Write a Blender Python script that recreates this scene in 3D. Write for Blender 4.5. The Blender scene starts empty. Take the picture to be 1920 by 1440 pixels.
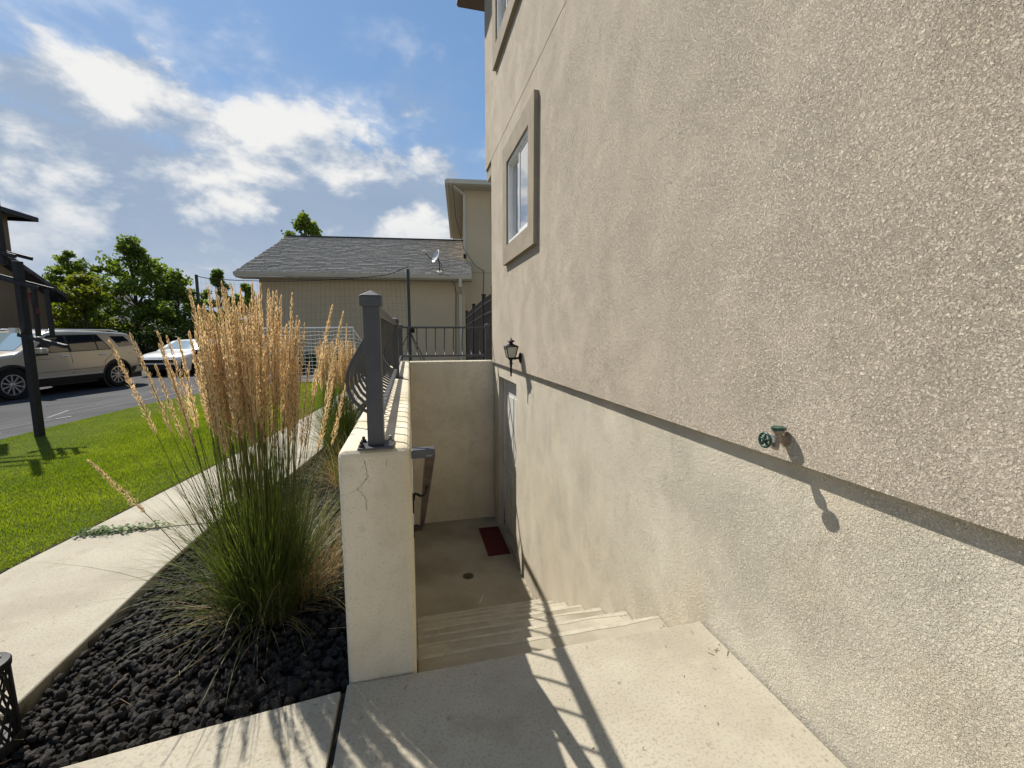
import bpy, bmesh, math, random
import numpy as np
from mathutils import Vector, Matrix, Euler, noise as mnoise

# ------------------------------------------------------------------ camera, sky, sun, exposure
SC = bpy.context.scene
COL = SC.collection
R = math.radians
rng = random.Random(7)
CAM_H = 1.17
PITCH = math.atan(94 / 800.0)
YAW = math.atan(193 / math.hypot(800, 94))
cam = bpy.data.cameras.new('camera')
cam.sensor_width = 36.0
cam.lens = 15.0
cam.clip_start = 0.02
cam.clip_end = 2000
camo = bpy.data.objects.new('camera', cam)
COL.objects.link(camo)
camo.location = (0, 0, CAM_H)
camo.rotation_euler = (math.pi / 2 - PITCH, 0, -YAW)
SC.camera = camo

SUN_DIR = Vector((1.0, -1.35, -2.0)).normalized()      # the way the light travels
SUN_EL = math.asin(-SUN_DIR.z)
SUN_AZ = math.atan2(-SUN_DIR.x, -SUN_DIR.y)
sun = bpy.data.lights.new('sun', 'SUN')
sun.energy = 5.0
sun.angle = R(0.53)
sun.color = (1.0, 0.945, 0.86)
suno = bpy.data.objects.new('sun', sun)
COL.objects.link(suno)
suno.location = (-6, 8, 14)
suno.rotation_euler = SUN_DIR.to_track_quat('-Z', 'Y').to_euler()

SC.view_settings.view_transform = 'Standard'
SC.view_settings.look = 'None'
SC.view_settings.exposure = 0.5
SC.view_settings.gamma = 1.0
SC.view_settings.use_curve_mapping = False


def build_world():
    w = bpy.data.worlds.new('World')
    SC.world = w
    w.use_nodes = True
    nt = w.node_tree
    N = nt.nodes
    L = nt.links
    bg = N['Background']
    bg.inputs[1].default_value = 0.05
    sk = N.new('ShaderNodeTexSky')
    sk.sky_type = 'NISHITA'
    sk.sun_disc = False
    sk.sun_elevation = SUN_EL
    sk.sun_rotation = SUN_AZ
    sk.altitude = 1400
    sk.air_density = 1.25
    sk.dust_density = 0.6
    sk.ozone_density = 2.2
    tc = N.new('ShaderNodeTexCoord')

    def math_(op, a, b=None, c=None, clamp=False):
        n = N.new('ShaderNodeMath')
        n.operation = op
        n.use_clamp = clamp
        for i, v in enumerate((a, b, c)):
            if v is None:
                continue
            if isinstance(v, (int, float)):
                n.inputs[i].default_value = v
            else:
                L.new(v, n.inputs[i])
        return n.outputs[0]

    def vmath(op, a, b):
        n = N.new('ShaderNodeVectorMath')
        n.operation = op
        for i, v in enumerate((a, b)):
            if isinstance(v, (tuple, list)):
                n.inputs[i].default_value = v
            else:
                L.new(v, n.inputs[i])
        return n.outputs['Value' if op == 'DOT_PRODUCT' else 'Vector']

    def noise(vec, scale, detail, rough=0.55, dist=0.0):
        n = N.new('ShaderNodeTexNoise')
        L.new(vec, n.inputs['Vector'])
        n.inputs['Scale'].default_value = scale
        n.inputs['Detail'].default_value = detail
        n.inputs['Roughness'].default_value = rough
        n.inputs['Distortion'].default_value = dist
        return n.outputs[0]

    def smooth(v, a, b):
        n = N.new('ShaderNodeMapRange')
        n.interpolation_type = 'SMOOTHSTEP'
        L.new(v, n.inputs[0])
        n.inputs[1].default_value = a
        n.inputs[2].default_value = b
        return n.outputs[0]

    def mix(f, a, b):
        n = N.new('ShaderNodeMix')
        n.data_type = 'RGBA'
        L.new(f, n.inputs[0])
        for i, v in ((6, a), (7, b)):
            if isinstance(v, (tuple, list)):
                n.inputs[i].default_value = (*v, 1)
            else:
                L.new(v, n.inputs[i])
        return n.outputs[2]

    d = vmath('NORMALIZE', tc.outputs['Generated'], (0, 0, 0))
    sep = N.new('ShaderNodeSeparateXYZ')
    L.new(d, sep.inputs[0])
    st = vmath('ADD', vmath('MULTIPLY', d, (1.0, 1.0, 1.7)), CLOUD_OFF)      # clouds are wider than tall
    big = noise(st, 2.2, 2, 0.5)
    puff = noise(st, 5.2, 10, 0.58, 0.12)
    puff2 = noise(vmath('ADD', st, (-0.030, 0.030, 0.085)), 5.2, 6, 0.55, 0.12)   # the same field a step towards the sun
    # the cloud bank: everything below a wavy boundary on the sky
    bank = math_('ADD', math_('MULTIPLY', sep.outputs[0], BANK[1]), BANK[0])
    m = math_('SUBTRACT', bank, sep.outputs[2])
    m1 = math_('ADD', m, math_('MULTIPLY', math_('SUBTRACT', puff, 0.5), 0.50))
    m1 = math_('ADD', m1, math_('MULTIPLY', math_('SUBTRACT', big, 0.5), 0.30))
    dens = smooth(m1, 0.0, 0.085)
    veil = math_('MULTIPLY', smooth(m1, -0.09, 0.06), 0.35)
    dens = math_('MAXIMUM', dens, veil)
    wisp = smooth(noise(vmath('ADD', st, (3.1, 1.7, 0.4)), 7.0, 8, 0.6, 0.2), 0.67, 0.78)
    dens = math_('MAXIMUM', dens, math_('MULTIPLY', wisp, 0.6))
    # sunlit flanks near the top of the bank, smooth blue-grey shade deeper in it, streaks low down
    lit = smooth(math_('SUBTRACT', puff, puff2), -0.08, 0.15)
    deep = smooth(m, 0.36, 0.16)
    edge = smooth(m1, 0.30, 0.02)
    br = math_('MULTIPLY', edge, math_('ADD', math_('MULTIPLY', lit, 0.95), 0.10))
    br = math_('MAXIMUM', br, math_('MULTIPLY', math_('MULTIPLY', lit, deep), 0.95))
    streak = smooth(noise(vmath('MULTIPLY', d, (1.0, 1.0, 4.2)), 5.0, 8, 0.6, 0.25), 0.50, 0.70)
    streak = math_('MULTIPLY', streak, smooth(sep.outputs[2], 0.24, 0.10))
    br = math_('MAXIMUM', br, math_('MULTIPLY', streak, 0.85))
    br = math_('ADD', br, math_('MULTIPLY', smooth(sep.outputs[2], 0.20, 0.02), 0.12), clamp=True)
    shade_ = mix(smooth(sep.outputs[2], 0.30, 0.05), (4.0, 5.5, 7.8), (5.6, 6.9, 8.8))
    cl = mix(br, shade_, (13.0, 12.9, 12.6))
    out = mix(dens, vmath('ADD', sk.outputs[0], SKY_TINT), cl)
    L.new(out, bg.inputs[0])
    return w


CLOUD_OFF = (0.35, 0.1, 0.0)
BANK = (0.42, 0.05)
SKY_TINT = (1.0, 2.1, 3.8)
build_world()

# ------------------------------------------------------------------ materials
MATS = {}


def pm(name, c1, c2=None, scale=6.0, rough=0.85, bump=None, stretch=(1, 1, 1), detail=5, spots=None,
       metallic=0.0, spec=0.3, coords='pos', contrast=(0.35, 0.65), streak=None, var=0.0, trans=None, coat=0.0, layers=()):
    """procedural material: two tones mixed by noise, optional fine bump, dark spots, vertical streaks, per-object variation"""
    m = bpy.data.materials.new(name)
    m.use_nodes = True
    nt = m.node_tree
    N, L = nt.nodes, nt.links
    b = N['Principled BSDF']
    b.inputs['Roughness'].default_value = rough
    b.inputs['Metallic'].default_value = metallic
    b.inputs['Specular IOR Level'].default_value = spec
    b.inputs['Coat Weight'].default_value = coat
    b.inputs['Coat Roughness'].default_value = 0.05
    if coords == 'pos':
        src = N.new('ShaderNodeNewGeometry').outputs['Position']
    else:
        src = N.new('ShaderNodeTexCoord').outputs['Object']
    mp = N.new('ShaderNodeMapping')
    mp.inputs['Scale'].default_value = stretch
    L.new(src, mp.inputs[0])

    def noise(vec, s, det=5, dist=0.0, rg=0.55):
        n = N.new('ShaderNodeTexNoise')
        L.new(vec, n.inputs['Vector'])
        n.inputs['Scale'].default_value = s
        n.inputs['Detail'].default_value = det
        n.inputs['Distortion'].default_value = dist
        n.inputs['Roughness'].default_value = rg
        return n.outputs[0]

    def rng_(v, a, bb, lo=0.0, hi=1.0):
        n = N.new('ShaderNodeMapRange')
        L.new(v, n.inputs[0])
        n.inputs[1].default_value = a
        n.inputs[2].default_value = bb
        n.inputs[3].default_value = lo
        n.inputs[4].default_value = hi
        return n.outputs[0]

    def mixc(f, a, c):
        n = N.new('ShaderNodeMix')
        n.data_type = 'RGBA'
        if isinstance(f, float):
            n.inputs[0].default_value = f
        else:
            L.new(f, n.inputs[0])
        for i, v in ((6, a), (7, c)):
            if isinstance(v, (tuple, list)):
                n.inputs[i].default_value = (*v, 1)
            else:
                L.new(v, n.inputs[i])
        return n.outputs[2]

    colr = None
    if c2 is not None:
        colr = mixc(rng_(noise(mp.outputs[0], scale, detail), *contrast), c1, c2)
    for (c3, s3, lo, hi, st3, amt) in layers:                 # stains: colour, scale, thresholds, stretch, amount
        mp3 = N.new('ShaderNodeMapping')
        mp3.inputs['Scale'].default_value = st3
        mp3.inputs['Location'].default_value = (s3 * 3.7, s3 * 1.3, s3)
        L.new(src, mp3.inputs[0])
        f = rng_(noise(mp3.outputs[0], s3, 6), lo, hi, 0.0, amt)
        colr = mixc(f, colr if colr is not None else c1, c3)
    if var:
        oi = N.new('ShaderNodeObjectInfo')
        hs = N.new('ShaderNodeHueSaturation')
        L.new(rng_(oi.outputs['Random'], 0, 1, 1 - var, 1 + var), hs.inputs['Value'])
        if colr is None:
            hs.inputs['Color'].default_value = (*c1, 1)
        else:
            L.new(colr, hs.inputs['Color'])
        colr = hs.outputs[0]
    if colr is None:
        b.inputs['Base Color'].default_value = (*c1, 1)
    else:
        L.new(colr, b.inputs['Base Color'])
    if bump:
        prev = None
        for (s, dist, strength, distort, *mod) in bump:
            bn = N.new('ShaderNodeBump')
            bn.inputs['Distance'].default_value = dist
            bn.inputs['Strength'].default_value = strength
            hgt = noise(src, s, 4, distort, 0.6)
            if mod:                                         # relief stronger in some patches than in others
                hgt = rng_(hgt, mod[1], mod[2], -0.7, 0.3)   # flat plateaus with narrow pits
                mu = N.new('ShaderNodeMath')
                mu.operation = 'MULTIPLY'
                L.new(hgt, mu.inputs[0])
                L.new(rng_(noise(src, mod[0], 3, 0.3), 0.36, 0.64, 0.65, 1.2), mu.inputs[1])
                hgt = mu.outputs[0]
            L.new(hgt, bn.inputs['Height'])
            if prev is not None:
                L.new(prev, bn.inputs['Normal'])
            prev = bn.outputs[0]
        L.new(prev, b.inputs['Normal'])
    if trans is not None:
        out = N['Material Output']
        tr = N.new('ShaderNodeBsdfTranslucent')
        ms = N.new('ShaderNodeMixShader')
        tc, amt = trans
        if colr is not None:
            mm = N.new('ShaderNodeMix')
            mm.data_type = 'RGBA'
            mm.blend_type = 'MULTIPLY'
            mm.inputs[0].default_value = 1.0
            L.new(colr, mm.inputs[6])
            mm.inputs[7].default_value = (*tc, 1)
            L.new(mm.outputs[2], tr.inputs[0])
        else:
            tr.inputs[0].default_value = (*tc, 1)
        ms.inputs[0].default_value = amt
        L.new(b.outputs[0], ms.inputs[1])
        L.new(tr.outputs[0], ms.inputs[2])
        L.new(ms.outputs[0], out.inputs[0])
    MATS[name] = m
    return m


def glass_mat(name, tint, rough=0.03, alpha_mix=0.5):
    m = bpy.data.materials.new(name)
    m.use_nodes = True
    nt = m.node_tree
    N, L = nt.nodes, nt.links
    out = N['Material Output']
    N.remove(N['Principled BSDF'])
    gl = N.new('ShaderNodeBsdfGlossy')
    gl.inputs['Roughness'].default_value = rough
    tr = N.new('ShaderNodeBsdfTransparent')
    tr.inputs[0].default_value = (*tint, 1)
    fr = N.new('ShaderNodeFresnel')
    fr.inputs[0].default_value = 1.52
    mr = N.new('ShaderNodeMapRange')
    mr.inputs[1].default_value = 0.0
    mr.inputs[2].default_value = 0.7
    mr.inputs[3].default_value = alpha_mix
    mr.inputs[4].default_value = 1.0
    L.new(fr.outputs[0], mr.inputs[0])
    ms = N.new('ShaderNodeMixShader')
    L.new(mr.outputs[0], ms.inputs[0])
    L.new(tr.outputs[0], ms.inputs[1])
    L.new(gl.outputs[0], ms.inputs[2])
    L.new(ms.outputs[0], out.inputs[0])
    MATS[name] = m
    return m


pm('stucco_upper', (0.565, 0.49, 0.385), (0.615, 0.537, 0.424), scale=2.2, rough=0.95, spec=0.1,
   bump=[(190, 0.0058, 1.0, 0.8, 4.0, 0.29, 0.56), (75, 0.010, 0.8, 0.9)],
   layers=[((0.39, 0.325, 0.235), 1.1, 0.5, 0.72, (1, 1.2, 0.35), 0.28), ((0.66, 0.585, 0.47), 0.8, 0.52, 0.7, (1, 1, 1), 0.15), ((0.36, 0.30, 0.215), 9, 0.60, 0.74, (1, 1, 0.3), 0.2)])
pm('stucco_lower', (0.58, 0.53, 0.42), (0.66, 0.605, 0.485), scale=1.6, rough=0.95, spec=0.1,
   bump=[(200, 0.0036, 1.0, 0.6, 4.0, 0.32, 0.58), (60, 0.007, 0.7, 0.6)],
   layers=[((0.47, 0.43, 0.345), 2.4, 0.46, 0.7, (1, 1.1, 0.7), 0.5), ((0.66, 0.555, 0.40), 1.7, 0.52, 0.72, (1, 1, 1), 0.4), ((0.38, 0.35, 0.275), 6.5, 0.56, 0.74, (1, 1.2, 0.4), 0.35), ((0.72, 0.68, 0.58), 3.1, 0.58, 0.72, (1, 1.5, 0.4), 0.3)])
pm('trim_stucco', (0.29, 0.245, 0.185), (0.345, 0.295, 0.225), scale=5, rough=0.95, spec=0.1, bump=[(110, 0.004, 0.7, 0.6)])
pm('plaster_wall', (0.60, 0.535, 0.41), (0.68, 0.61, 0.475), scale=1.8, rough=0.9, spec=0.15,
   bump=[(160, 0.0022, 0.7, 0.3), (22, 0.003, 0.4, 0.2)],
   layers=[((0.38, 0.335, 0.22), 1.3, 0.50, 0.72, (1.6, 1.6, 0.4), 0.75), ((0.50, 0.44, 0.31), 4.5, 0.5, 0.7, (1, 1, 1), 0.5), ((0.36, 0.32, 0.23), 130, 0.55, 0.7, (1, 1, 1), 0.55), ((0.45, 0.40, 0.29), 18, 0.55, 0.68, (1, 1, 1), 0.4)])
pm('concrete', (0.345, 0.31, 0.24), (0.415, 0.38, 0.30), scale=2.5, rough=0.88, spec=0.2,
   bump=[(240, 0.0016, 0.6, 0.2), (30, 0.002, 0.3, 0.2)],
   layers=[((0.255, 0.225, 0.165), 1.5, 0.50, 0.75, (1, 1, 1), 0.7), ((0.16, 0.145, 0.11), 34, 0.64, 0.72, (1, 1, 1), 0.7), ((0.21, 0.19, 0.145), 120, 0.50, 0.66, (1, 1, 1), 0.55), ((0.45, 0.415, 0.33), 9, 0.53, 0.70, (1, 1, 1), 0.3), ((0.24, 0.20, 0.13), 4.2, 0.60, 0.72, (1, 1, 1), 0.5)])
pm('concrete_dark', (0.27, 0.235, 0.17), (0.34, 0.30, 0.225), scale=2.5, rough=0.88, spec=0.2,  # stained; base darkened so the stairwell's shade sits in the colour
   bump=[(240, 0.0016, 0.6, 0.2), (30, 0.002, 0.3, 0.2)],
   layers=[((0.19, 0.165, 0.115), 1.9, 0.48, 0.72, (1, 1, 1), 0.7), ((0.2, 0.18, 0.13), 26, 0.64, 0.74, (1, 1, 1), 0.5)])
pm('concrete_step', (0.30, 0.27, 0.205), (0.415, 0.38, 0.30), scale=3.5, rough=0.88, spec=0.2, var=0.13,
   bump=[(240, 0.0018, 0.6, 0.2), (30, 0.002, 0.3, 0.2)],
   layers=[((0.21, 0.185, 0.13), 2.6, 0.46, 0.70, (1, 1, 1), 0.75), ((0.22, 0.20, 0.16), 38, 0.62, 0.74, (1, 1, 1), 0.6), ((0.28, 0.255, 0.20), 160, 0.54, 0.70, (1, 1, 1), 0.6)])
pm('concrete_highlight', (0.37, 0.335, 0.26), (0.43, 0.395, 0.315), scale=20, rough=0.9, spec=0.15,
   layers=[((0.28, 0.255, 0.20), 90, 0.52, 0.68, (1, 1, 1), 0.6)])  # lighter tone for the painted highlight along the nosings
pm('joint_dirt', (0.035, 0.03, 0.022), (0.07, 0.06, 0.045), scale=40, rough=1.0, spec=0.05)
pm('crack', (0.15, 0.13, 0.095), rough=1.0, spec=0.0)
pm('soil', (0.010, 0.009, 0.008), (0.016, 0.014, 0.012), scale=20, rough=1.0, bump=[(60, 0.01, 0.8, 0.3)])
pm('earth', (0.09, 0.075, 0.05), (0.12, 0.10, 0.07), scale=0.3, rough=1.0)
pm('lava_rock', (0.013, 0.0115, 0.0105), (0.064, 0.055, 0.048), scale=5, rough=0.85, spec=0.35, coords='obj', var=0.55,
   layers=[((0.09, 0.075, 0.065), 1.7, 0.60, 0.75, (1, 1, 1), 0.5)],
   bump=[(5, 0.012, 1.0, 0.3), (14, 0.006, 0.9, 0.2)])
pm('lava_rock_mass', (0.012, 0.0105, 0.0095), (0.055, 0.047, 0.041), scale=40, rough=0.85, spec=0.35,
   bump=[(120, 0.012, 1.0, 0.3), (45, 0.012, 0.8, 0.2)])
pm('asphalt', (0.033, 0.033, 0.036), (0.052, 0.052, 0.055), scale=1.2, rough=0.9, spec=0.25, bump=[(90, 0.004, 0.6, 0.2)],
   layers=[((0.09, 0.09, 0.09), 0.5, 0.5, 0.7, (1, 1, 1), 0.5)])
pm('crack_sealer', (0.22, 0.22, 0.215), (0.30, 0.30, 0.29), scale=6, rough=0.85)
pm('turf', (0.06, 0.085, 0.016), (0.09, 0.115, 0.022), scale=3, rough=1.0, spec=0.05, bump=[(60, 0.02, 1.0, 0.4)])
pm('grass_blade', (0.15, 0.20, 0.012), (0.24, 0.28, 0.024), scale=1.8, rough=0.6, spec=0.25,
   layers=[((0.30, 0.28, 0.08), 45, 0.58, 0.72, (1, 1, 1), 0.5), ((0.09, 0.14, 0.012), 0.9, 0.5, 0.7, (1, 1, 1), 0.4)], trans=((1.5, 1.6, 0.8), 0.42))
pm('weed_leaf', (0.06, 0.12, 0.025), (0.10, 0.17, 0.04), scale=30, rough=0.7, trans=((1.3, 1.6, 0.7), 0.35))
pm('reed_leaf', (0.05, 0.07, 0.018), (0.14, 0.155, 0.04), scale=5, rough=0.5, spec=0.35, trans=((1.5, 1.8, 0.7), 0.38))
pm('dry_leaf', (0.30, 0.21, 0.10), (0.42, 0.31, 0.16), scale=9, rough=0.75, trans=((1.2, 1.0, 0.7), 0.35))
pm('reed_stem', (0.12, 0.14, 0.03), (0.24, 0.20, 0.07), scale=4, rough=0.6, trans=((1.3, 1.2, 0.6), 0.25))
pm('plume', (0.60, 0.455, 0.265), (0.76, 0.61, 0.385), scale=14, rough=0.85, spec=0.1, coords='obj', var=0.16, trans=((1.12, 1.05, 0.9), 0.5))
pm('tree_leaf', (0.085, 0.12, 0.02), (0.175, 0.215, 0.036), scale=0.7, rough=0.55, spec=0.3, trans=((1.6, 1.8, 0.7), 0.40))
pm('tree_leaf_yellow', (0.13, 0.15, 0.016), (0.20, 0.215, 0.026), scale=0.9, rough=0.55, spec=0.3, trans=((1.5, 1.6, 0.6), 0.42))
pm('hedge_leaf', (0.02, 0.036, 0.009), (0.04, 0.06, 0.014), scale=1.0, rough=0.6, spec=0.25, trans=((1.3, 1.5, 0.6), 0.25))
pm('bark', (0.06, 0.045, 0.03), (0.10, 0.08, 0.055), scale=8, stretch=(1, 1, 0.2), rough=0.95, bump=[(30, 0.01, 0.8, 0.2)])
pm('grey_paint', (0.040, 0.042, 0.047), (0.052, 0.054, 0.060), scale=14, rough=0.42, spec=0.5, bump=[(60, 0.0006, 0.4, 0.1)],
   layers=[((0.075, 0.076, 0.08), 7, 0.62, 0.72, (1, 1, 0.4), 0.6)])
pm('rusty_paint', (0.045, 0.042, 0.042), (0.03, 0.028, 0.028), scale=14, rough=0.55, spec=0.4, bump=[(60, 0.001, 0.5, 0.1)],
   layers=[((0.10, 0.05, 0.03), 11, 0.50, 0.62, (1, 1, 1), 0.8), ((0.25, 0.22, 0.19), 15, 0.63, 0.68, (1, 1, 1), 0.7)])
pm('bolt_steel', (0.35, 0.34, 0.33), (0.2, 0.19, 0.18), scale=60, rough=0.45, metallic=0.8)
pm('black_metal', (0.009, 0.009, 0.010), (0.015, 0.015, 0.015), scale=20, rough=0.55, spec=0.3)
pm('black_metal_obj', (0.013, 0.013, 0.014), rough=0.45, spec=0.5)
pm('vinyl_white', (0.72, 0.72, 0.70), (0.78, 0.78, 0.76), scale=8, rough=0.4)
pm('blind', (0.66, 0.65, 0.62), (0.74, 0.73, 0.69), scale=20, rough=0.7)
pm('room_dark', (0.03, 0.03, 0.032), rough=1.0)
pm('door_white', (0.52, 0.51, 0.47), (0.58, 0.57, 0.53), scale=10, rough=0.7,
   layers=[((0.10, 0.085, 0.065), 11, 0.60, 0.66, (1.5, 1.5, 0.14), 0.95)])
pm('door_mat', (0.11, 0.020, 0.017), (0.065, 0.014, 0.012), scale=25, rough=1.0, bump=[(300, 0.004, 1.0, 0.1)])
pm('brass_drain', (0.14, 0.11, 0.06), (0.09, 0.075, 0.05), scale=40, rough=0.6, metallic=0.3)
pm('bronze_old', (0.26, 0.21, 0.155), (0.36, 0.30, 0.235), scale=60, rough=0.5, metallic=0.55)
pm('green_paint', (0.008, 0.036, 0.026), (0.016, 0.06, 0.042), scale=60, rough=0.35, spec=0.5)
pm('zinc', (0.55, 0.55, 0.55), (0.4, 0.4, 0.4), scale=50, rough=0.35, metallic=0.9)
pm('lamp_glass', (0.62, 0.62, 0.55), (0.72, 0.72, 0.64), scale=30, rough=0.25, spec=0.5, trans=((1.0, 1.0, 0.95), 0.4))
pm('solar_panel', (0.30, 0.31, 0.30), (0.42, 0.42, 0.40), scale=60, rough=0.2, spec=0.6)
pm('house_stucco', (0.49, 0.40, 0.265), (0.55, 0.455, 0.30), scale=0.7, rough=0.95, spec=0.1, bump=[(30, 0.006, 0.5, 0.3)])
pm('house_stucco_brown', (0.17, 0.125, 0.075), (0.20, 0.15, 0.095), scale=0.5, rough=0.95, spec=0.1)
pm('gutter_cream', (0.50, 0.46, 0.36), (0.55, 0.51, 0.40), scale=2, rough=0.5)
pm('soffit', (0.42, 0.38, 0.29), rough=0.7)
pm('fascia_brown', (0.11, 0.075, 0.05), (0.14, 0.10, 0.07), scale=3, rough=0.7)
pm('roof_under', (0.07, 0.065, 0.06), rough=1.0)
pm('shingle', (0.36, 0.315, 0.255), (0.46, 0.41, 0.34), scale=7, rough=0.95, spec=0.1, detail=7, bump=[(60, 0.006, 0.7, 0.2)],
   layers=[((0.60, 0.56, 0.48), 16, 0.55, 0.7, (1, 1, 1), 0.5), ((0.16, 0.14, 0.115), 11, 0.55, 0.7, (1, 1, 1), 0.45)])
pm('shingle_dark', (0.06, 0.055, 0.052), (0.10, 0.095, 0.09), scale=3.0, rough=0.95)
pm('dish_grey', (0.55, 0.55, 0.55), (0.62, 0.62, 0.62), scale=4, rough=0.4)
pm('net_white', (0.62, 0.62, 0.60), (0.7, 0.7, 0.68), scale=8, rough=0.8)
pm('net_black', (0.012, 0.012, 0.012), rough=0.9)
pm('steel_green', (0.03, 0.045, 0.04), (0.05, 0.06, 0.055), scale=6, rough=0.5)
pm('board_grey', (0.33, 0.34, 0.34), rough=0.5)
pm('red_plastic', (0.10, 0.012, 0.011), rough=0.5)
pm('car_beige', (0.47, 0.41, 0.315), rough=0.28, spec=0.5, coat=0.9, metallic=0.35)
pm('car_white', (0.78, 0.78, 0.77), rough=0.25, spec=0.5, coat=0.8)
pm('car_black', (0.010, 0.010, 0.011), rough=0.5, spec=0.4)
pm('tyre', (0.013, 0.013, 0.013), rough=0.85, spec=0.2)
pm('alloy', (0.52, 0.52, 0.53), rough=0.28, metallic=0.85)
pm('chrome', (0.80, 0.80, 0.80), rough=0.12, metallic=1.0)
pm('tail_red', (0.30, 0.012, 0.012), rough=0.15, spec=0.6, coat=0.5)
pm('lamp_clear', (0.55, 0.57, 0.58), rough=0.1, spec=0.7, coat=0.5)
pm('car_glass', (0.012, 0.016, 0.02), rough=0.03, spec=0.9, coat=1.0)
pm('car_glass_pale', (0.25, 0.33, 0.35), rough=0.04, spec=0.9, coat=1.0)
pm('bin_plastic', (0.025, 0.027, 0.028), (0.035, 0.036, 0.037), scale=6, rough=0.6)
pm('feather', (0.55, 0.52, 0.46), rough=0.8)
glass_mat('window_glass', (0.85, 0.88, 0.88), 0.01, 0.72)

# ------------------------------------------------------------------ mesh helpers
def wloc(o):
    v = Vector((0, 0, 0))
    while o is not None:
        v += o.location
        o = o.parent
    return v


def tag(o, label=None, cat=None, group=None, kind=None):
    for k, v in (('label', label), ('category', cat), ('group', group), ('kind', kind)):
        if v:
            o[k] = v
    return o


def root(name, loc, label, cat, group=None, rz=0.0):
    o = bpy.data.objects.new(name, None)
    o.empty_display_size = 0.1
    COL.objects.link(o)
    o.location = loc
    o.rotation_euler = (0, 0, rz)
    return tag(o, label, cat, group)


def link(name, me, m, parent=None, world=True, loc=None, rot=None, scale=None):
    o = bpy.data.objects.new(name, me)
    if m is not None and len(me.materials) == 0:
        me.materials.append(MATS[m])
    COL.objects.link(o)
    if parent is not None:
        o.parent = parent
        if world:
            o.location = -wloc(parent)
    if loc is not None:
        o.location = (o.location + Vector(loc)) if world else loc
    if rot is not None:
        o.rotation_euler = rot
    if scale is not None:
        o.scale = scale
    return o


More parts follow.
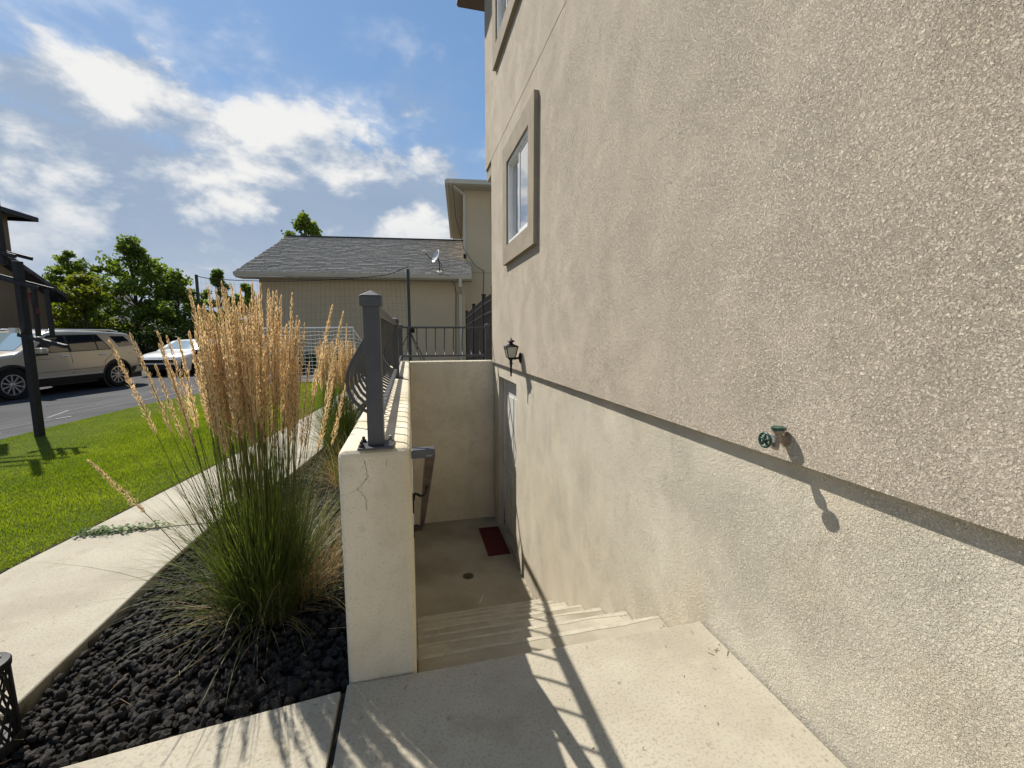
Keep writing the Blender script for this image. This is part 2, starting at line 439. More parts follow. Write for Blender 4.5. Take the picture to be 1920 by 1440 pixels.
class MB:
    def __init__(s):
        s.v = []
        s.f = []

    def add(s, vs, fs):
        n = len(s.v)
        s.v += [tuple(p) for p in vs]
        s.f += [tuple(i + n for i in f) for f in fs]
        return s

    def box(s, x0, y0, z0, x1, y1, z1):
        return s.add([(x0, y0, z0), (x1, y0, z0), (x1, y1, z0), (x0, y1, z0), (x0, y0, z1), (x1, y0, z1), (x1, y1, z1), (x0, y1, z1)],
                     [(0, 3, 2, 1), (4, 5, 6, 7), (0, 1, 5, 4), (1, 2, 6, 5), (2, 3, 7, 6), (3, 0, 4, 7)])

    def bar(s, a, b, w, h, up=(0, 0, 1)):
        a, b, up = Vector(a), Vector(b), Vector(up)
        d = (b - a).normalized()
        sx = d.cross(up).normalized()
        uz = sx.cross(d).normalized()
        vs = []
        for p in (a, b):
            for i, j in ((-1, -1), (1, -1), (1, 1), (-1, 1)):
                vs.append(p + sx * (i * w / 2) + uz * (j * h / 2))
        return s.add(vs, [(0, 3, 2, 1), (4, 5, 6, 7), (0, 1, 5, 4), (1, 2, 6, 5), (2, 3, 7, 6), (3, 0, 4, 7)])

    def tube(s, path, r, n=6, cap=True):
        path = [Vector(p) for p in path]
        rs = r if isinstance(r, (list, tuple)) else [r] * len(path)
        vs, fs = [], []
        prev = None
        for i, p in enumerate(path):
            d = (path[min(i + 1, len(path) - 1)] - path[max(i - 1, 0)]).normalized()
            if prev is None:
                ref = Vector((0, 0, 1)) if abs(d.z) < 0.9 else Vector((1, 0, 0))
                u = d.cross(ref).normalized()
            else:
                u = (prev - d * prev.dot(d)).normalized()
            prev = u
            w = d.cross(u)
            for k in range(n):
                a = 2 * math.pi * k / n
                vs.append(p + (u * math.cos(a) + w * math.sin(a)) * rs[i])
        for i in range(len(path) - 1):
            for k in range(n):
                k2 = (k + 1) % n
                fs.append((i * n + k, i * n + k2, (i + 1) * n + k2, (i + 1) * n + k))
        if cap:
            fs.append(tuple(reversed(range(n))))
            fs.append(tuple(range((len(path) - 1) * n, len(path) * n)))
        return s.add(vs, fs)

    def lathe(s, prof, c=(0, 0, 0), axis=(0, 0, 1), n=16, a0=0.0):
        q = Vector((0, 0, 1)).rotation_difference(Vector(axis))
        vs, fs = [], []
        for (r, z) in prof:
            for k in range(n):
                a = a0 + 2 * math.pi * k / n
                vs.append(Vector(c) + q @ Vector((r * math.cos(a), r * math.sin(a), z)))
        for i in range(len(prof) - 1):
            for k in range(n):
                k2 = (k + 1) % n
                fs.append((i * n + k, i * n + k2, (i + 1) * n + k2, (i + 1) * n + k))
        fs.append(tuple(reversed(range(n))))
        fs.append(tuple(range((len(prof) - 1) * n, len(prof) * n)))
        return s.add(vs, fs)

    def prism(s, poly, z0, z1):
        """vertical prism over a 2-D outline; z0 / z1 may be functions of (x, y)"""
        f0 = z0 if callable(z0) else (lambda x, y: z0)
        f1 = z1 if callable(z1) else (lambda x, y: z1)
        n = len(poly)
        vs = [(x, y, f0(x, y)) for x, y in poly] + [(x, y, f1(x, y)) for x, y in poly]
        fs = [tuple(reversed(range(n))), tuple(range(n, 2 * n))]
        fs += [(i, (i + 1) % n, n + (i + 1) % n, n + i) for i in range(n)]
        return s.add(vs, fs)

    def extr(s, poly, d):
        """3-D polygon extruded along the vector d"""
        n = len(poly)
        d = Vector(d)
        vs = [Vector(p) for p in poly] + [Vector(p) + d for p in poly]
        fs = [tuple(reversed(range(n))), tuple(range(n, 2 * n))]
        fs += [(i, (i + 1) % n, n + (i + 1) % n, n + i) for i in range(n)]
        return s.add(vs, fs)

    def face(s, *pts):
        return s.add(pts, [tuple(range(len(pts)))])

    def mesh(s, name, bevel=0.0, seg=2, fix=True):
        me = bpy.data.meshes.new(name)
        me.from_pydata([tuple(p) for p in s.v], [], s.f)
        if fix or bevel:
            bm = bmesh.new()
            bm.from_mesh(me)
            if bevel:
                bmesh.ops.bevel(bm, geom=bm.edges[:], offset=bevel, segments=seg, affect='EDGES', profile=0.5)
            bmesh.ops.recalc_face_normals(bm, faces=bm.faces)
            bm.to_mesh(me)
            bm.free()
        return me

    def build(s, name, m, parent=None, smooth=False, bevel=0.0, seg=2, world=True, fix=True, angle=None, **kw):
        me = s.mesh(name, bevel, seg, fix)
        if smooth:
            me.polygons.foreach_set('use_smooth', [True] * len(me.polygons))
            if angle:
                me.set_sharp_from_angle(angle=angle)
        return link(name, me, m, parent, world, **kw)


def np_mesh(name, V, F):
    """fast mesh from numpy arrays; F is (n,3) or (n,4)"""
    me = bpy.data.meshes.new(name)
    me.vertices.add(len(V))
    me.vertices.foreach_set('co', np.asarray(V, np.float32).ravel())
    k = F.shape[1]
    me.loops.add(F.size)
    me.loops.foreach_set('vertex_index', F.astype(np.int32).ravel())
    me.polygons.add(len(F))
    me.polygons.foreach_set('loop_start', np.arange(0, F.size, k, dtype=np.int32))
    me.update(calc_edges=True)
    me.validate()
    return me


def sstep(a, b, x):
    t = min(1.0, max(0.0, (x - a) / (b - a)))
    return t * t * (3 - 2 * t)


def inside(x, y, poly):
    c = False
    n = len(poly)
    for i in range(n):
        x0, y0 = poly[i]
        x1, y1 = poly[(i + 1) % n]
        if (y0 > y) != (y1 > y) and x < (x1 - x0) * (y - y0) / (y1 - y0) + x0:
            c = not c
    return c


def inset(poly, d):
    """shrink a convex-ish counter-clockwise outline by d"""
    n = len(poly)
    out = []
    for i in range(n):
        p0, p1, p2 = (Vector(poly[(i + k) % n]) for k in (-1, 0, 1))
        n1 = Vector((-(p1 - p0).y, (p1 - p0).x)).normalized()
        n2 = Vector((-(p2 - p1).y, (p2 - p1).x)).normalized()
        b = (n1 + n2)
        b = b / max(0.3, b.length_squared / 2)
        out.append(tuple(p1 + b * d))
    return out


# ------------------------------------------------------------------ the lie of the land
XW = 1.143      # face of the lower (foundation) wall
XU = 1.113      # face of the stuccoed wall above it
LEDGE = 0.785
YS = 1.40       # first step
RISE, RUN = 0.184, 0.309
ZF = -8 * RISE  # stairwell floor


def gz(x, y):
    """height of lawn and road"""
    z = -0.015 - 0.085 * sstep(-2.0, -4.8, x)
    z -= 0.37 * sstep(-4.7, -8.0, x)
    return z


# ground sheet with a hole for house and stairwell
mb = MB()
xs = [-600, -120, -40, -22, -14, -11, -9.5, -8, -7, -6, -5, -4, -3, -2, -1.3]
ys = [-60, -12, -4, 0, 4, 8, 12, 16, 22, 30, 45, 70, 120, 300, 900]
for i in range(len(xs) - 1):
    for j in range(len(ys) - 1):
        q = [(xs[i], ys[j]), (xs[i + 1], ys[j]), (xs[i + 1], ys[j + 1]), (xs[i], ys[j + 1])]
        mb.face(*[(x, y, gz(x, y) - 0.09) for x, y in q])
for (x0, y0, x1, y1) in ((-1.3, 6.3, 3, 16), (-1.3, 16, 3, 900), (3, 12, 60, 900), (60, -60, 600, 900)):
    mb.face((x0, y0, -0.12), (x1, y0, -0.12), (x1, y1, -0.12), (x0, y1, -0.12))
tag(mb.build('ground', 'earth'), kind='structure')

# asphalt drive
mb = MB()
gx = np.linspace(-34, -1.4, 60)
gy = np.linspace(-6, 34, 60)
for i in range(59):
    for j in range(59):
        q = [(gx[i], gy[j]), (gx[i + 1], gy[j]), (gx[i + 1], gy[j + 1]), (gx[i], gy[j + 1])]
        if gx[i + 1] > -1.45 and gy[j] < 8:
            pass
        mb.face(*[(x, y, gz(x, y) - 0.03) for x, y in q])
road = tag(mb.build('road', 'asphalt', smooth=True), kind='structure')


def strip(pts, w, zf, mb):
    for a, b in zip(pts[:-1], pts[1:]):
        a, b = Vector(a), Vector(b)
        n = 6
        d = (b - a).normalized()
        s = Vector((-d.y, d.x)) * w / 2
        for k in range(n):
            p, q = a.lerp(b, k / n), a.lerp(b, (k + 1) / n)
            mb.face(*[(c.x, c.y, zf(c.x, c.y)) for c in (p - s, q - s, q + s, p + s)])


for pts, w in ((((-9.2, 7.2), (-7.6, 8.4), (-6.2, 9.0), (-5.2, 9.9), (-4.9, 11.6)), 0.05),
               (((-6.9, 7.3), (-6.2, 7.9), (-5.6, 8.3)), 0.06), (((-6.2, 9.0), (-6.9, 10.6), (-6.5, 12.6)), 0.05),
               (((-5.6, 8.3), (-5.4, 8.42)), 0.12), (((-8.2, 6.6), (-6.9, 7.3), (-5.4, 7.1)), 0.05),
               (((-7.6, 8.4), (-7.9, 9.6), (-8.6, 10.2)), 0.035)):
    mb = MB()
    strip([(x + rng.uniform(-.04, .04), y + rng.uniform(-.04, .04)) for x, y in pts], w, lambda x, y: gz(x, y) - 0.026, mb)
    mb.build('crack_line', 'crack_sealer', road)

# ------------------------------------------------------------------ lawn
LAWN = [(-2.08, -3.0), (-2.05, 0.6), (-2.0, 2.53), (-1.93, 2.95), (-1.755, 4.12), (-1.58, 5.6), (-1.41, 7.2), (-1.36, 9.0), (-1.2, 11.3), (-2.0, 11.4),
        (-2.87, 11.18), (-3.6, 10.85), (-4.32, 10.3), (-4.56, 9.54), (-4.69, 8.5), (-4.8, 6.9), (-4.86, 4.0), (-4.9, 0.6), (-4.95, -3.0)]
mb = MB()
mb.prism(LAWN, lambda x, y: gz(x, y) - 0.06, lambda x, y: gz(x, y) + 0.005)
lawn = tag(mb.build('lawn', 'turf'), kind='structure')
# finer top so the slope reads
nr = np.random.default_rng(3)


def scatter(poly, n, dens=None):
    P = np.array(poly)
    lo, hi = P.min(0), P.max(0)
    out = []
    while len(out) < n:
        c = nr.uniform(lo, hi, (n, 2))
        for x, y in c:
            if inside(x, y, poly) and (dens is None or nr.random() < dens(x, y)):
                out.append((x, y))
                if len(out) >= n:
                    break
    return np.array(out)


def blades(P, Z, hmin, hmax, w, lean=0.6):
    n = len(P)
    a = nr.uniform(0, 2 * np.pi, n)
    h = nr.uniform(hmin, hmax, n)
    la = nr.uniform(0, 2 * np.pi, n)
    le = h * nr.uniform(0.1, lean, n)
    ww = w * nr.uniform(0.6, 1.3, n)
    bx, by = np.cos(a) * ww, np.sin(a) * ww
    V = np.zeros((n, 5, 3))
    V[:, 0] = np.stack([P[:, 0] - bx, P[:, 1] - by, Z], 1)
    V[:, 1] = np.stack([P[:, 0] + bx, P[:, 1] + by, Z], 1)
    mx, my = P[:, 0] + np.cos(la) * le * .35, P[:, 1] + np.sin(la) * le * .35
    V[:, 2] = np.stack([mx + bx * .75, my + by * .75, Z + h * .6], 1)
    V[:, 3] = np.stack([mx - bx * .75, my - by * .75, Z + h * .6], 1)
    V[:, 4] = np.stack([P[:, 0] + np.cos(la) * le, P[:, 1] + np.sin(la) * le, Z + h], 1)
    b = np.arange(n)[:, None] * 5
    F = np.concatenate([b + np.array([0, 1, 2]), b + np.array([0, 2, 3]), b + np.array([3, 2, 4])], 0)
    return V.reshape(-1, 3), F


gzv = np.vectorize(gz)
P = scatter(LAWN, 230000, lambda x, y: 1.0 if y > 2.2 and y < 8 else (0.6 if y >= 8 else 0.22))
V, F = blades(P, gzv(P[:, 0], P[:, 1]) - 0.005, 0.014, 0.032, 0.0028)
# shaggier fringe along the path
FR = [(-1.93, 2.95), (-1.755, 4.12), (-1.58, 5.6), (-1.41, 7.2)]
PF = []
for _ in range(9000):
    t = nr.random() * 4.3 + 2.2
    t = 2.0 + nr.random() * 5.6
    x = np.interp(t, [0.6, 2.53, 2.95, 4.12, 5.6, 7.2, 9.0], [-2.05, -2.0, -1.93, -1.755, -1.58, -1.41, -1.36])
    PF.append((x - abs(nr.normal(0, 0.03)) - 0.02, t))
PF = np.array(PF)
V2, F2 = blades(PF, gzv(PF[:, 0], PF[:, 1]) - 0.02, 0.022, 0.045, 0.003, 1.1)
go = link('grass', np_mesh('grass', np.concatenate([V, V2]), np.concatenate([F, F2 + len(V)])), 'grass_blade')
tag(go, 'short bright green lawn grass between the path and the drive', 'grass', kind='stuff')

# bare trimmed soil edge between lawn and path
mb = MB()
pts_ = [(-2.06, -3.0), (-2.03, 0.6), (-1.985, 2.53), (-1.915, 2.95), (-1.74, 4.12), (-1.565, 5.6), (-1.395, 7.2), (-1.345, 9.0)]
strip([(x - 0.025, y) for x, y in pts_], 0.06, lambda x, y: -0.008, mb)
tag(mb.build('lawn_edge', 'soil'), kind='structure')

# ------------------------------------------------------------------ concrete: path panels, landing, slab
pave = bpy.data.objects.new('path', None)
COL.objects.link(pave)
tag(pave, kind='structure')
LE = lambda y: float(np.interp(y, [-3, 2.53, 2.95, 4.12, 5.6, 7.2, 9.0, 11], [-2.05, -1.985, -1.915, -1.74, -1.565, -1.395, -1.345, -1.2]))
RE = lambda y: float(np.interp(y, [-3, 2.33, 3.07, 3.8, 4.63, 5.4, 6.1, 7, 9, 11], [-1.25, -1.245, -1.21, -1.0, -0.9, -0.86, -0.9, -0.85, -0.7, -0.5]))
cuts = [-3.0, 0.2, 1.52, 2.91, 4.31, 6.1, 7.6, 9.2, 11.0]
for a, b in zip(cuts[:-1], cuts[1:]):
    a += 0.006
    b -= 0.006
    n = 8
    t = [a + (b - a) * k / n for k in range(n + 1)]
    poly = [(RE(y), y) for y in t] + [(LE(y), y) for y in reversed(t)]
    mb = MB().prism(poly, -0.11, 0.0)
    mb.build('panel', 'concrete', pave, bevel=0.004, seg=1)
mb = MB()
mb.prism([(RE(y), y) for y in np.linspace(-3, 11, 30)] + [(LE(y), y) for y in np.linspace(11, -3, 30)], -0.12, -0.02)
mb.build('joint_fill', 'joint_dirt', pave)

landing = MB().prism([(-0.235, -2.5), (XW - 0.014, -2.5), (XW - 0.014, YS - 0.001), (-0.012, YS - 0.001), (-0.012, 1.4), (-0.235, 1.402)], -0.16, 0.0).build('landing', 'concrete', bevel=0.006)
tag(landing, kind='structure')
slab = MB().prism([(-1.24, -2.5), (-0.252, -2.5), (-0.252, 1.384), (-0.674, 1.332), (-0.971, 1.292), (-1.24, 1.262)], -0.16, -0.004).build('pavement', 'concrete', bevel=0.006)
tag(slab, kind='structure')
MB().box(XW - 0.03, -2.5, -0.2, XW - 0.001, YS - 0.004, -0.016).build('joint', 'joint_dirt', landing)
j = MB().box(-0.28, -2.5, -0.2, -0.2, 1.39, -0.022).build('joint', 'joint_dirt', slab)

# the stairs
stairs = bpy.data.objects.new('stairs', None)
COL.objects.link(stairs)
tag(stairs, kind='structure')
for k in range(1, 8):
    y0 = YS + (k - 1) * RUN
    mb = MB().box(-0.003, y0 + 0.001, ZF - 0.1, XW - 0.004, y0 + RUN, -k * RISE)
    st_o = mb.build('step', 'concrete_step', stairs, bevel=0.009)
    ny = y0 + RUN                                            # paler nosing strip: the edge's sky highlight painted in as colour
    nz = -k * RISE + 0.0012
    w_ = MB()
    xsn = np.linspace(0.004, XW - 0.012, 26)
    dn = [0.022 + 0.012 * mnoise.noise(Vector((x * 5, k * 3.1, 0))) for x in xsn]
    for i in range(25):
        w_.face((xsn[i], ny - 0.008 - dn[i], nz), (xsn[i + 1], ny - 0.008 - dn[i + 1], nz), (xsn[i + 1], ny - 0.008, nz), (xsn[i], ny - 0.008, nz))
    w_.build('nosing_highlight', 'concrete_highlight', st_o)
floor = MB().box(-0.15, YS + 7 * RUN + 0.001, ZF - 0.12, XW + 0.4, 5.85, ZF).build('stairwell_floor', 'concrete_dark')
tag(floor, kind='structure')
drain = root('floor_drain', (0.56, 4.397, ZF), 'small round brass drain in the stairwell floor', 'drain')
MB().lathe([(0.062, 0.0), (0.062, 0.004), (0.05, 0.006), (0.046, 0.003), (0.044, 0.001)], (0.56, 4.397, ZF + 0.0005), n=20).build('rim', 'brass_drain', drain)
gr = MB().lathe([(0.043, 0.0015), (0.043, 0.0035)], (0.56, 4.397, ZF + 0.001), n=16).build('grate', 'joint_dirt', drain)
for k in range(-3, 4):
    w = math.sqrt(0.04 ** 2 - (k * 0.011) ** 2)
    MB().box(0.56 + k * 0.011 - 0.002, 4.397 - w, ZF + 0.004, 0.56 + k * 0.011 + 0.002, 4.397 + w, ZF + 0.007).build('bar', 'brass_drain', gr)

# ------------------------------------------------------------------ retaining wall round the stairwell
rw = root('retaining_wall', (-0.12, YS, 0), 'cream plastered retaining wall around the sunken stairs, cracked at its near end', 'wall')
sw = MB().box(-0.232, YS + 0.006, ZF - 0.1, -0.006, 6.06, 0.8).build('side_wall', 'plaster_wall', rw, bevel=0.022, seg=3)
ew = MB().box(-0.004, 5.851, ZF - 0.1, XW + 0.002, 6.06, 0.797).build('end_wall', 'plaster_wall', rw, bevel=0.012, seg=2)


def crack(pts, w, parent, y=YS + 0.004):
    mb = MB()
    path = []
    for a, b in zip(pts[:-1], pts[1:]):
        a, b = Vector(a), Vector(b)
        for k in range(5):
            p = a.lerp(b, k / 5)
            path.append((p.x + rng.uniform(-.0025, .0025), p.y + rng.uniform(-.0025, .0025)))
    path.append(pts[-1])
    for a, b in zip(path[:-1], path[1:]):
        w2 = w * rng.uniform(0.5, 1.2)
        mb.add([(a[0] - w2, y, a[1]), (a[0] + w2, y, a[1]), (b[0] + w2, y, b[1]), (b[0] - w2, y, b[1])], [(0, 1, 2, 3)])
    mb.build('crack', 'crack', parent)


crack([(-0.150, 0.765), (-0.146, 0.735), (-0.142, 0.715), (-0.158, 0.690), (-0.172, 0.675), (-0.198, 0.660), (-0.229, 0.655)], 0.0009, sw)
crack([(-0.172, 0.675), (-0.160, 0.655), (-0.149, 0.637), (-0.150, 0.60)], 0.0006, sw)
crack([(-0.083, 0.765), (-0.082, 0.742)], 0.0005, sw)

# ------------------------------------------------------------------ guard railings
def copy_obj(src, name, parent, loc, rot=None, scale=None, world=True):
    o = bpy.data.objects.new(name, src.data)
    COL.objects.link(o)
    o.parent = parent
    o.location = Vector(loc) - (wloc(parent) if world else Vector())
    if rot is not None:
        o.rotation_euler = rot
    if scale is not None:
        o.scale = scale
    return o


def belly_path(dx, dy):
    pts = []
    prof = [(0.872, 0), (0.885, 0.018), (0.905, 0.05), (0.935, 0.078), (0.97, 0.096), (1.005, 0.1), (1.04, 0.094), (1.08, 0.078), (1.12, 0.054),
            (1.16, 0.03), (1.2, 0.012), (1.23, 0.003), (1.252, 0)]
    for z, o in prof:
        pts.append((dx * o, dy * o, z))
    return pts


def railing_post(parent, x, y, zb, plate=True, w=0.051, top=1.262):
    p = MB().box(x - w / 2, y - w / 2, zb + 0.008, x + w / 2, y + w / 2, top).build('post', 'grey_paint', parent, bevel=0.004)
    c = MB()
    k = w / 2 + 0.008
    c.box(x - k, y - k, top - 0.006, x + k, y + k, top + 0.026)
    c2 = [(x - k, y - k, top + 0.027), (x + k, y - k, top + 0.027), (x + k, y + k, top + 0.027), (x - k, y + k, top + 0.027), (x, y, top + 0.046)]
    c.add(c2, [(0, 1, 4), (1, 2, 4), (2, 3, 4), (3, 0, 4), (3, 2, 1, 0)])
    c.build('cap', 'grey_paint', p, bevel=0.0025)
    if plate:
        b = MB().box(x - 0.056, y - 0.05, zb + 0.001, x + 0.056, y + 0.05, zb + 0.009).build('base_plate', 'grey_paint', p, bevel=0.002)
        for sx in (-1, 1):
            for sy in (-1, 1):
                MB().lathe([(0.009, 0), (0.009, 0.008), (0.005, 0.009), (0.005, 0.018), (0.001, 0.02)], (x + sx * 0.044, y + sy * 0.034, zb + 0.009), n=6).build(
                    'bolt', 'bolt_steel' if sx > 0 else 'black_metal', p)
    return p


XR = -0.114
rail = root('guard_railing', (XR, 1.44, 0.8), 'grey metal guard railing with bellied balusters along the side wall top', 'railing')
POSTY = [1.445, 3.70, 5.955]
for y in POSTY[:2]:
    railing_post(rail, XR, y, 0.8)
MB().box(XR - 0.019, POSTY[0] + 0.027, 1.238, XR + 0.019, POSTY[2] - 0.04, 1.266).build('top_rail', 'grey_paint', rail, bevel=0.003)
MB().box(XR - 0.013, POSTY[0] + 0.027, 0.858, XR + 0.013, POSTY[2] - 0.04, 0.882).build('bottom_rail', 'grey_paint', rail, bevel=0.003)
b0 = MB().tube(belly_path(-1, 0), 0.0065, 6)
b0 = b0.build('baluster', 'grey_paint', rail, smooth=True)
ysl = []
for i in range(2):
    n = 18
    st = (POSTY[i + 1] - POSTY[i]) / (n + 1)
    ysl += [POSTY[i] + st * (k + 1) for k in range(n)]
b0.location = Vector((XR, ysl[0], 0)) - wloc(rail)
for y in ysl[1:]:
    copy_obj(b0, 'baluster', rail, (XR, y, 0))

rail2 = root('guard_railing', (0.5, 5.955, 0.8), 'short grey metal railing across the stairwell end wall, below the garage', 'railing')
railing_post(rail2, XR, POSTY[2], 0.8, plate=False)
railing_post(rail2, 1.065, POSTY[2], 0.798, plate=False, w=0.051, top=1.272)
MB().box(XR + 0.027, POSTY[2] - 0.018, 1.244, 1.039, POSTY[2] + 0.018, 1.27).build('top_rail', 'grey_paint', rail2, bevel=0.003)
MB().box(XR + 0.027, POSTY[2] - 0.013, 0.858, 1.039, POSTY[2] + 0.013, 0.882).build('bottom_rail', 'grey_paint', rail2, bevel=0.003)
b1 = MB().tube(belly_path(0, 1), 0.0075, 6).build('baluster', 'grey_paint', rail2, smooth=True)
n = 9
xsl = [XR + (1.065 - XR) * (k + 0.75) / (n + 0.5) for k in range(n)]
b1.location = Vector((xsl[0], POSTY[2], 0)) - wloc(rail2)
for x in xsl[1:]:
    copy_obj(b1, 'baluster', rail2, (x, POSTY[2], 0))

# stair handrail on the side wall
hr = root('handrail', (0.055, 1.45, 0.78), 'rusty dark metal handrail sloping down inside the stairwell', 'handrail')
ye = 3.35
zr = lambda y: 0.765 - (y - 1.45) * RISE / RUN
MB().bar((-0.004, 1.44, zr(1.45) + 0.006), (0.075, 1.44, zr(1.45) + 0.006), 0.04, 0.03).build('wall_return', 'grey_paint', hr, bevel=0.003)
MB().bar((0.058, 1.425, zr(1.425) - 0.004), (0.058, ye, zr(ye)), 0.034, 0.03, up=(0, 0, 1)).build('rail', 'rusty_paint', hr, bevel=0.003)
MB().bar((-0.004, ye - 0.02, zr(ye) - 0.004), (0.06, ye - 0.02, zr(ye) - 0.004), 0.04, 0.03).build('wall_return', 'rusty_paint', hr, bevel=0.003)
for yb in (1.86, 2.9):
    z = zr(yb) - 0.02
    br = MB().tube([(0.058, yb, z), (0.055, yb, z - 0.025), (0.045, yb, z - 0.04), (0.03, yb, z - 0.043), (0.017, yb, z - 0.034), (0.008, yb, z - 0.03),
                    (0.002, yb, z - 0.04), (0.0, yb, z - 0.06)], 0.006, 6).build('bracket', 'black_metal', hr, smooth=True)
    MB().box(-0.005, yb - 0.014, z - 0.115, 0.001, yb + 0.014, z - 0.03).build('bracket_plate', 'black_metal', br)

# ------------------------------------------------------------------ the house on the right
house = root('house', (2.0, 3, 0), 'large tan textured stucco house wall rising beside the sunken stairs', 'house')
DY0, DY1, DZ = 4.56, 5.53, 0.617
TH = 0.35
# foundation wall, door opening left free
fw_ = MB()
fw_.box(XW, -3.2, ZF - 0.15, XW + TH, DY0, LEDGE + 0.05)
fw_.box(XW, DY0, DZ, XW + TH, DY1, LEDGE + 0.05)
fw_.box(XW, DY1, ZF - 0.15, XW + TH, 6.04, LEDGE + 0.004)
fw_.build('foundation_wall', 'stucco_lower', house)
# stucco wall: boxes around the window openings, a recessed score line between the storeys
W1 = (3.87, 4.74, 2.14, 3.01)
W2 = (4.44, 5.30, 4.53, 5.55)
SCORE = 3.445


def wall_boxes(y0, y1, z0, z1, win):
    a, b, c, d = win
    m = MB()
    m.box(XU, y0, z0, XU + TH, a, z1)
    m.box(XU, b, z0, XU + TH, y1, z1)
    m.box(XU, a, z0, XU + TH, b, c)
    m.box(XU, a, d, XU + TH, b, z1)
    return m


wall_boxes(-3.2, 5.82, LEDGE, SCORE - 0.005, W1).build('wall', 'stucco_upper', house)
wall_boxes(-3.2, 6.25, SCORE + 0.005, 5.95, W2).build('upper_wall', 'stucco_upper', house)
MB().box(XU + 0.014, -3.2, SCORE - 0.006, XU + 0.2, 5.81, SCORE + 0.006).build('score_line', 'trim_stucco', house)
MB().box(XU + 0.02, 5.82, 3.30, XU + TH, 6.23, SCORE + 0.005).build('overhang_soffit', 'trim_stucco', house)
# end (far) faces of the house so that it is a solid block
MB().box(XU + TH, 5.5, -0.3, 9.0, 5.8, SCORE).build('end_wall', 'stucco_upper', house)
MB().box(XU + TH, 5.9, SCORE, 9.0, 6.22, 5.95).build('upper_end_wall', 'stucco_upper', house)
MB().box(XU + 0.2, -3.2, LEDGE, 9.0, -3.0, 5.95).build('near_end_wall', 'stucco_upper', house)
rf = MB()
rf.extr([(0.80, -3.6, 5.90), (0.80, 6.62, 5.90), (5.2, 6.62, 8.3), (5.2, -3.6, 8.3)], (0, 0, 0.12))
rf.extr([(9.6, -3.6, 5.90), (5.2, -3.6, 8.3), (5.2, 6.62, 8.3), (9.6, 6.62, 5.90)], (0, 0, 0.12))
rfo = rf.build('roof', 'shingle_dark', house)
MB().box(0.78, -3.6, 5.78, 0.80, 6.62, 6.0).build('fascia', 'fascia_brown', rfo)
MB().box(0.80, 6.60, 5.78, 2.2, 6.64, 6.0).build('fascia', 'fascia_brown', rfo)
MB().box(0.80, -3.6, 5.77, XU + 0.02, 6.60, 5.79).build('soffit', 'fascia_brown', rfo)
MB().box(XU + 0.02, 6.25, 5.77, 2.2, 6.60, 5.79).build('soffit', 'fascia_brown', rfo)


def window(win, parent, tw, blind, split):
    a, b, c, d = win
    f = MB()
    xf0, xf1 = XU - 0.022, XU + 0.05
    q = 0.04
    f.box(xf0, a, c, xf1, b, c + q)
    f.box(xf0, a, d - q, xf1, b, d)
    f.box(xf0, a, c + q, xf1, a + q, d - q)
    f.box(xf0, b - q, c + q, xf1, b, d - q)
    w = f.build('window', 'vinyl_white', parent, bevel=0.003)
    t = MB()
    x0, x1 = XU - 0.042, XU + 0.004
    t.box(x0, a - tw, d, x1, b + tw, d + tw)
    t.box(x0, a - tw, c - tw, x1, b + tw, c)
    t.box(x0, a - tw, c, x1, a, d)
    t.box(x0, b, c, x1, b + tw, d)
    t.build('trim', 'trim_stucco', w)
    ym = a + (b - a) * split
    for (y0, y1, dx) in ((a + q, ym + 0.02, 0.014), (ym - 0.02, b - q, 0.036)):
        s = MB()
        k = 0.028
        s.box(xf0 + dx, y0, c + q, xf0 + dx + 0.02, y0 + k, d - q)
        s.box(xf0 + dx, y1 - k, c + q, xf0 + dx + 0.02, y1, d - q)
        s.box(xf0 + dx, y0 + k, c + q, xf0 + dx + 0.02, y1 - k, c + q + k)
        s.box(xf0 + dx, y0 + k, d - q - k, xf0 + dx + 0.02, y1 - k, d - q)
        so = s.build('sash', 'vinyl_white', w, bevel=0.002)
        MB().box(xf0 + dx + 0.007, y0 + k, c + q + k, xf0 + dx + 0.012, y1 - k, d - q - k).build('pane', 'window_glass', w)
    n = 11
    for i in range(n):                                  # vertical blind slats behind the glass
        y = a + q + (b - a - 2 * q) * (i + 0.5) / n
        MB().bar((XU + 0.085, y, c + 0.05), (XU + 0.085, y, d - 0.05), 0.075, 0.003, up=(0.85, 0.5, 0)).build('blind_slat', blind, w)
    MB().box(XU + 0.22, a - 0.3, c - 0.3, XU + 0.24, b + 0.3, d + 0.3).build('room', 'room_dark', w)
    return w


window(W1, house, 0.19, 'blind', 0.5)
window(W2, house, 0.19, 'blind', 0.5)

# basement door
door = MB().box(XW + 0.10, DY0 + 0.05, ZF + 0.03, XW + 0.14, DY1 - 0.05, DZ - 0.052).build('door', 'door_white', house, bevel=0.002)
f = MB()
f.box(XW + 0.06, DY0, ZF, XW + 0.16, DY0 + 0.05, DZ - 0.05)
f.box(XW + 0.06, DY1 - 0.05, ZF, XW + 0.16, DY1, DZ - 0.05)
f.box(XW + 0.06, DY0, DZ - 0.05, XW + 0.16, DY1, DZ)
f.build('frame', 'door_white', door, bevel=0.003)
for (ya, yb, za, zb) in ((DY0 + .13, 5.02, ZF + .2, ZF + .85), (5.08, DY1 - .13, ZF + .2, ZF + .85), (DY0 + .13, 5.02, ZF + 1.0, ZF + 1.85), (5.08, DY1 - .13, ZF + 1.0, ZF + 1.85)):
    MB().box(XW + 0.092, ya, za, XW + 0.101, yb, zb).build('panel', 'door_white', door, bevel=0.004)
MB().lathe([(0.012, 0), (0.012, 0.03), (0.026, 0.04), (0.028, 0.055), (0.018, 0.066)], (XW + 0.098, DY0 + 0.115, ZF + 0.95), axis=(-1, 0, 0), n=12).build('door_knob', 'bronze_old', door, smooth=True)
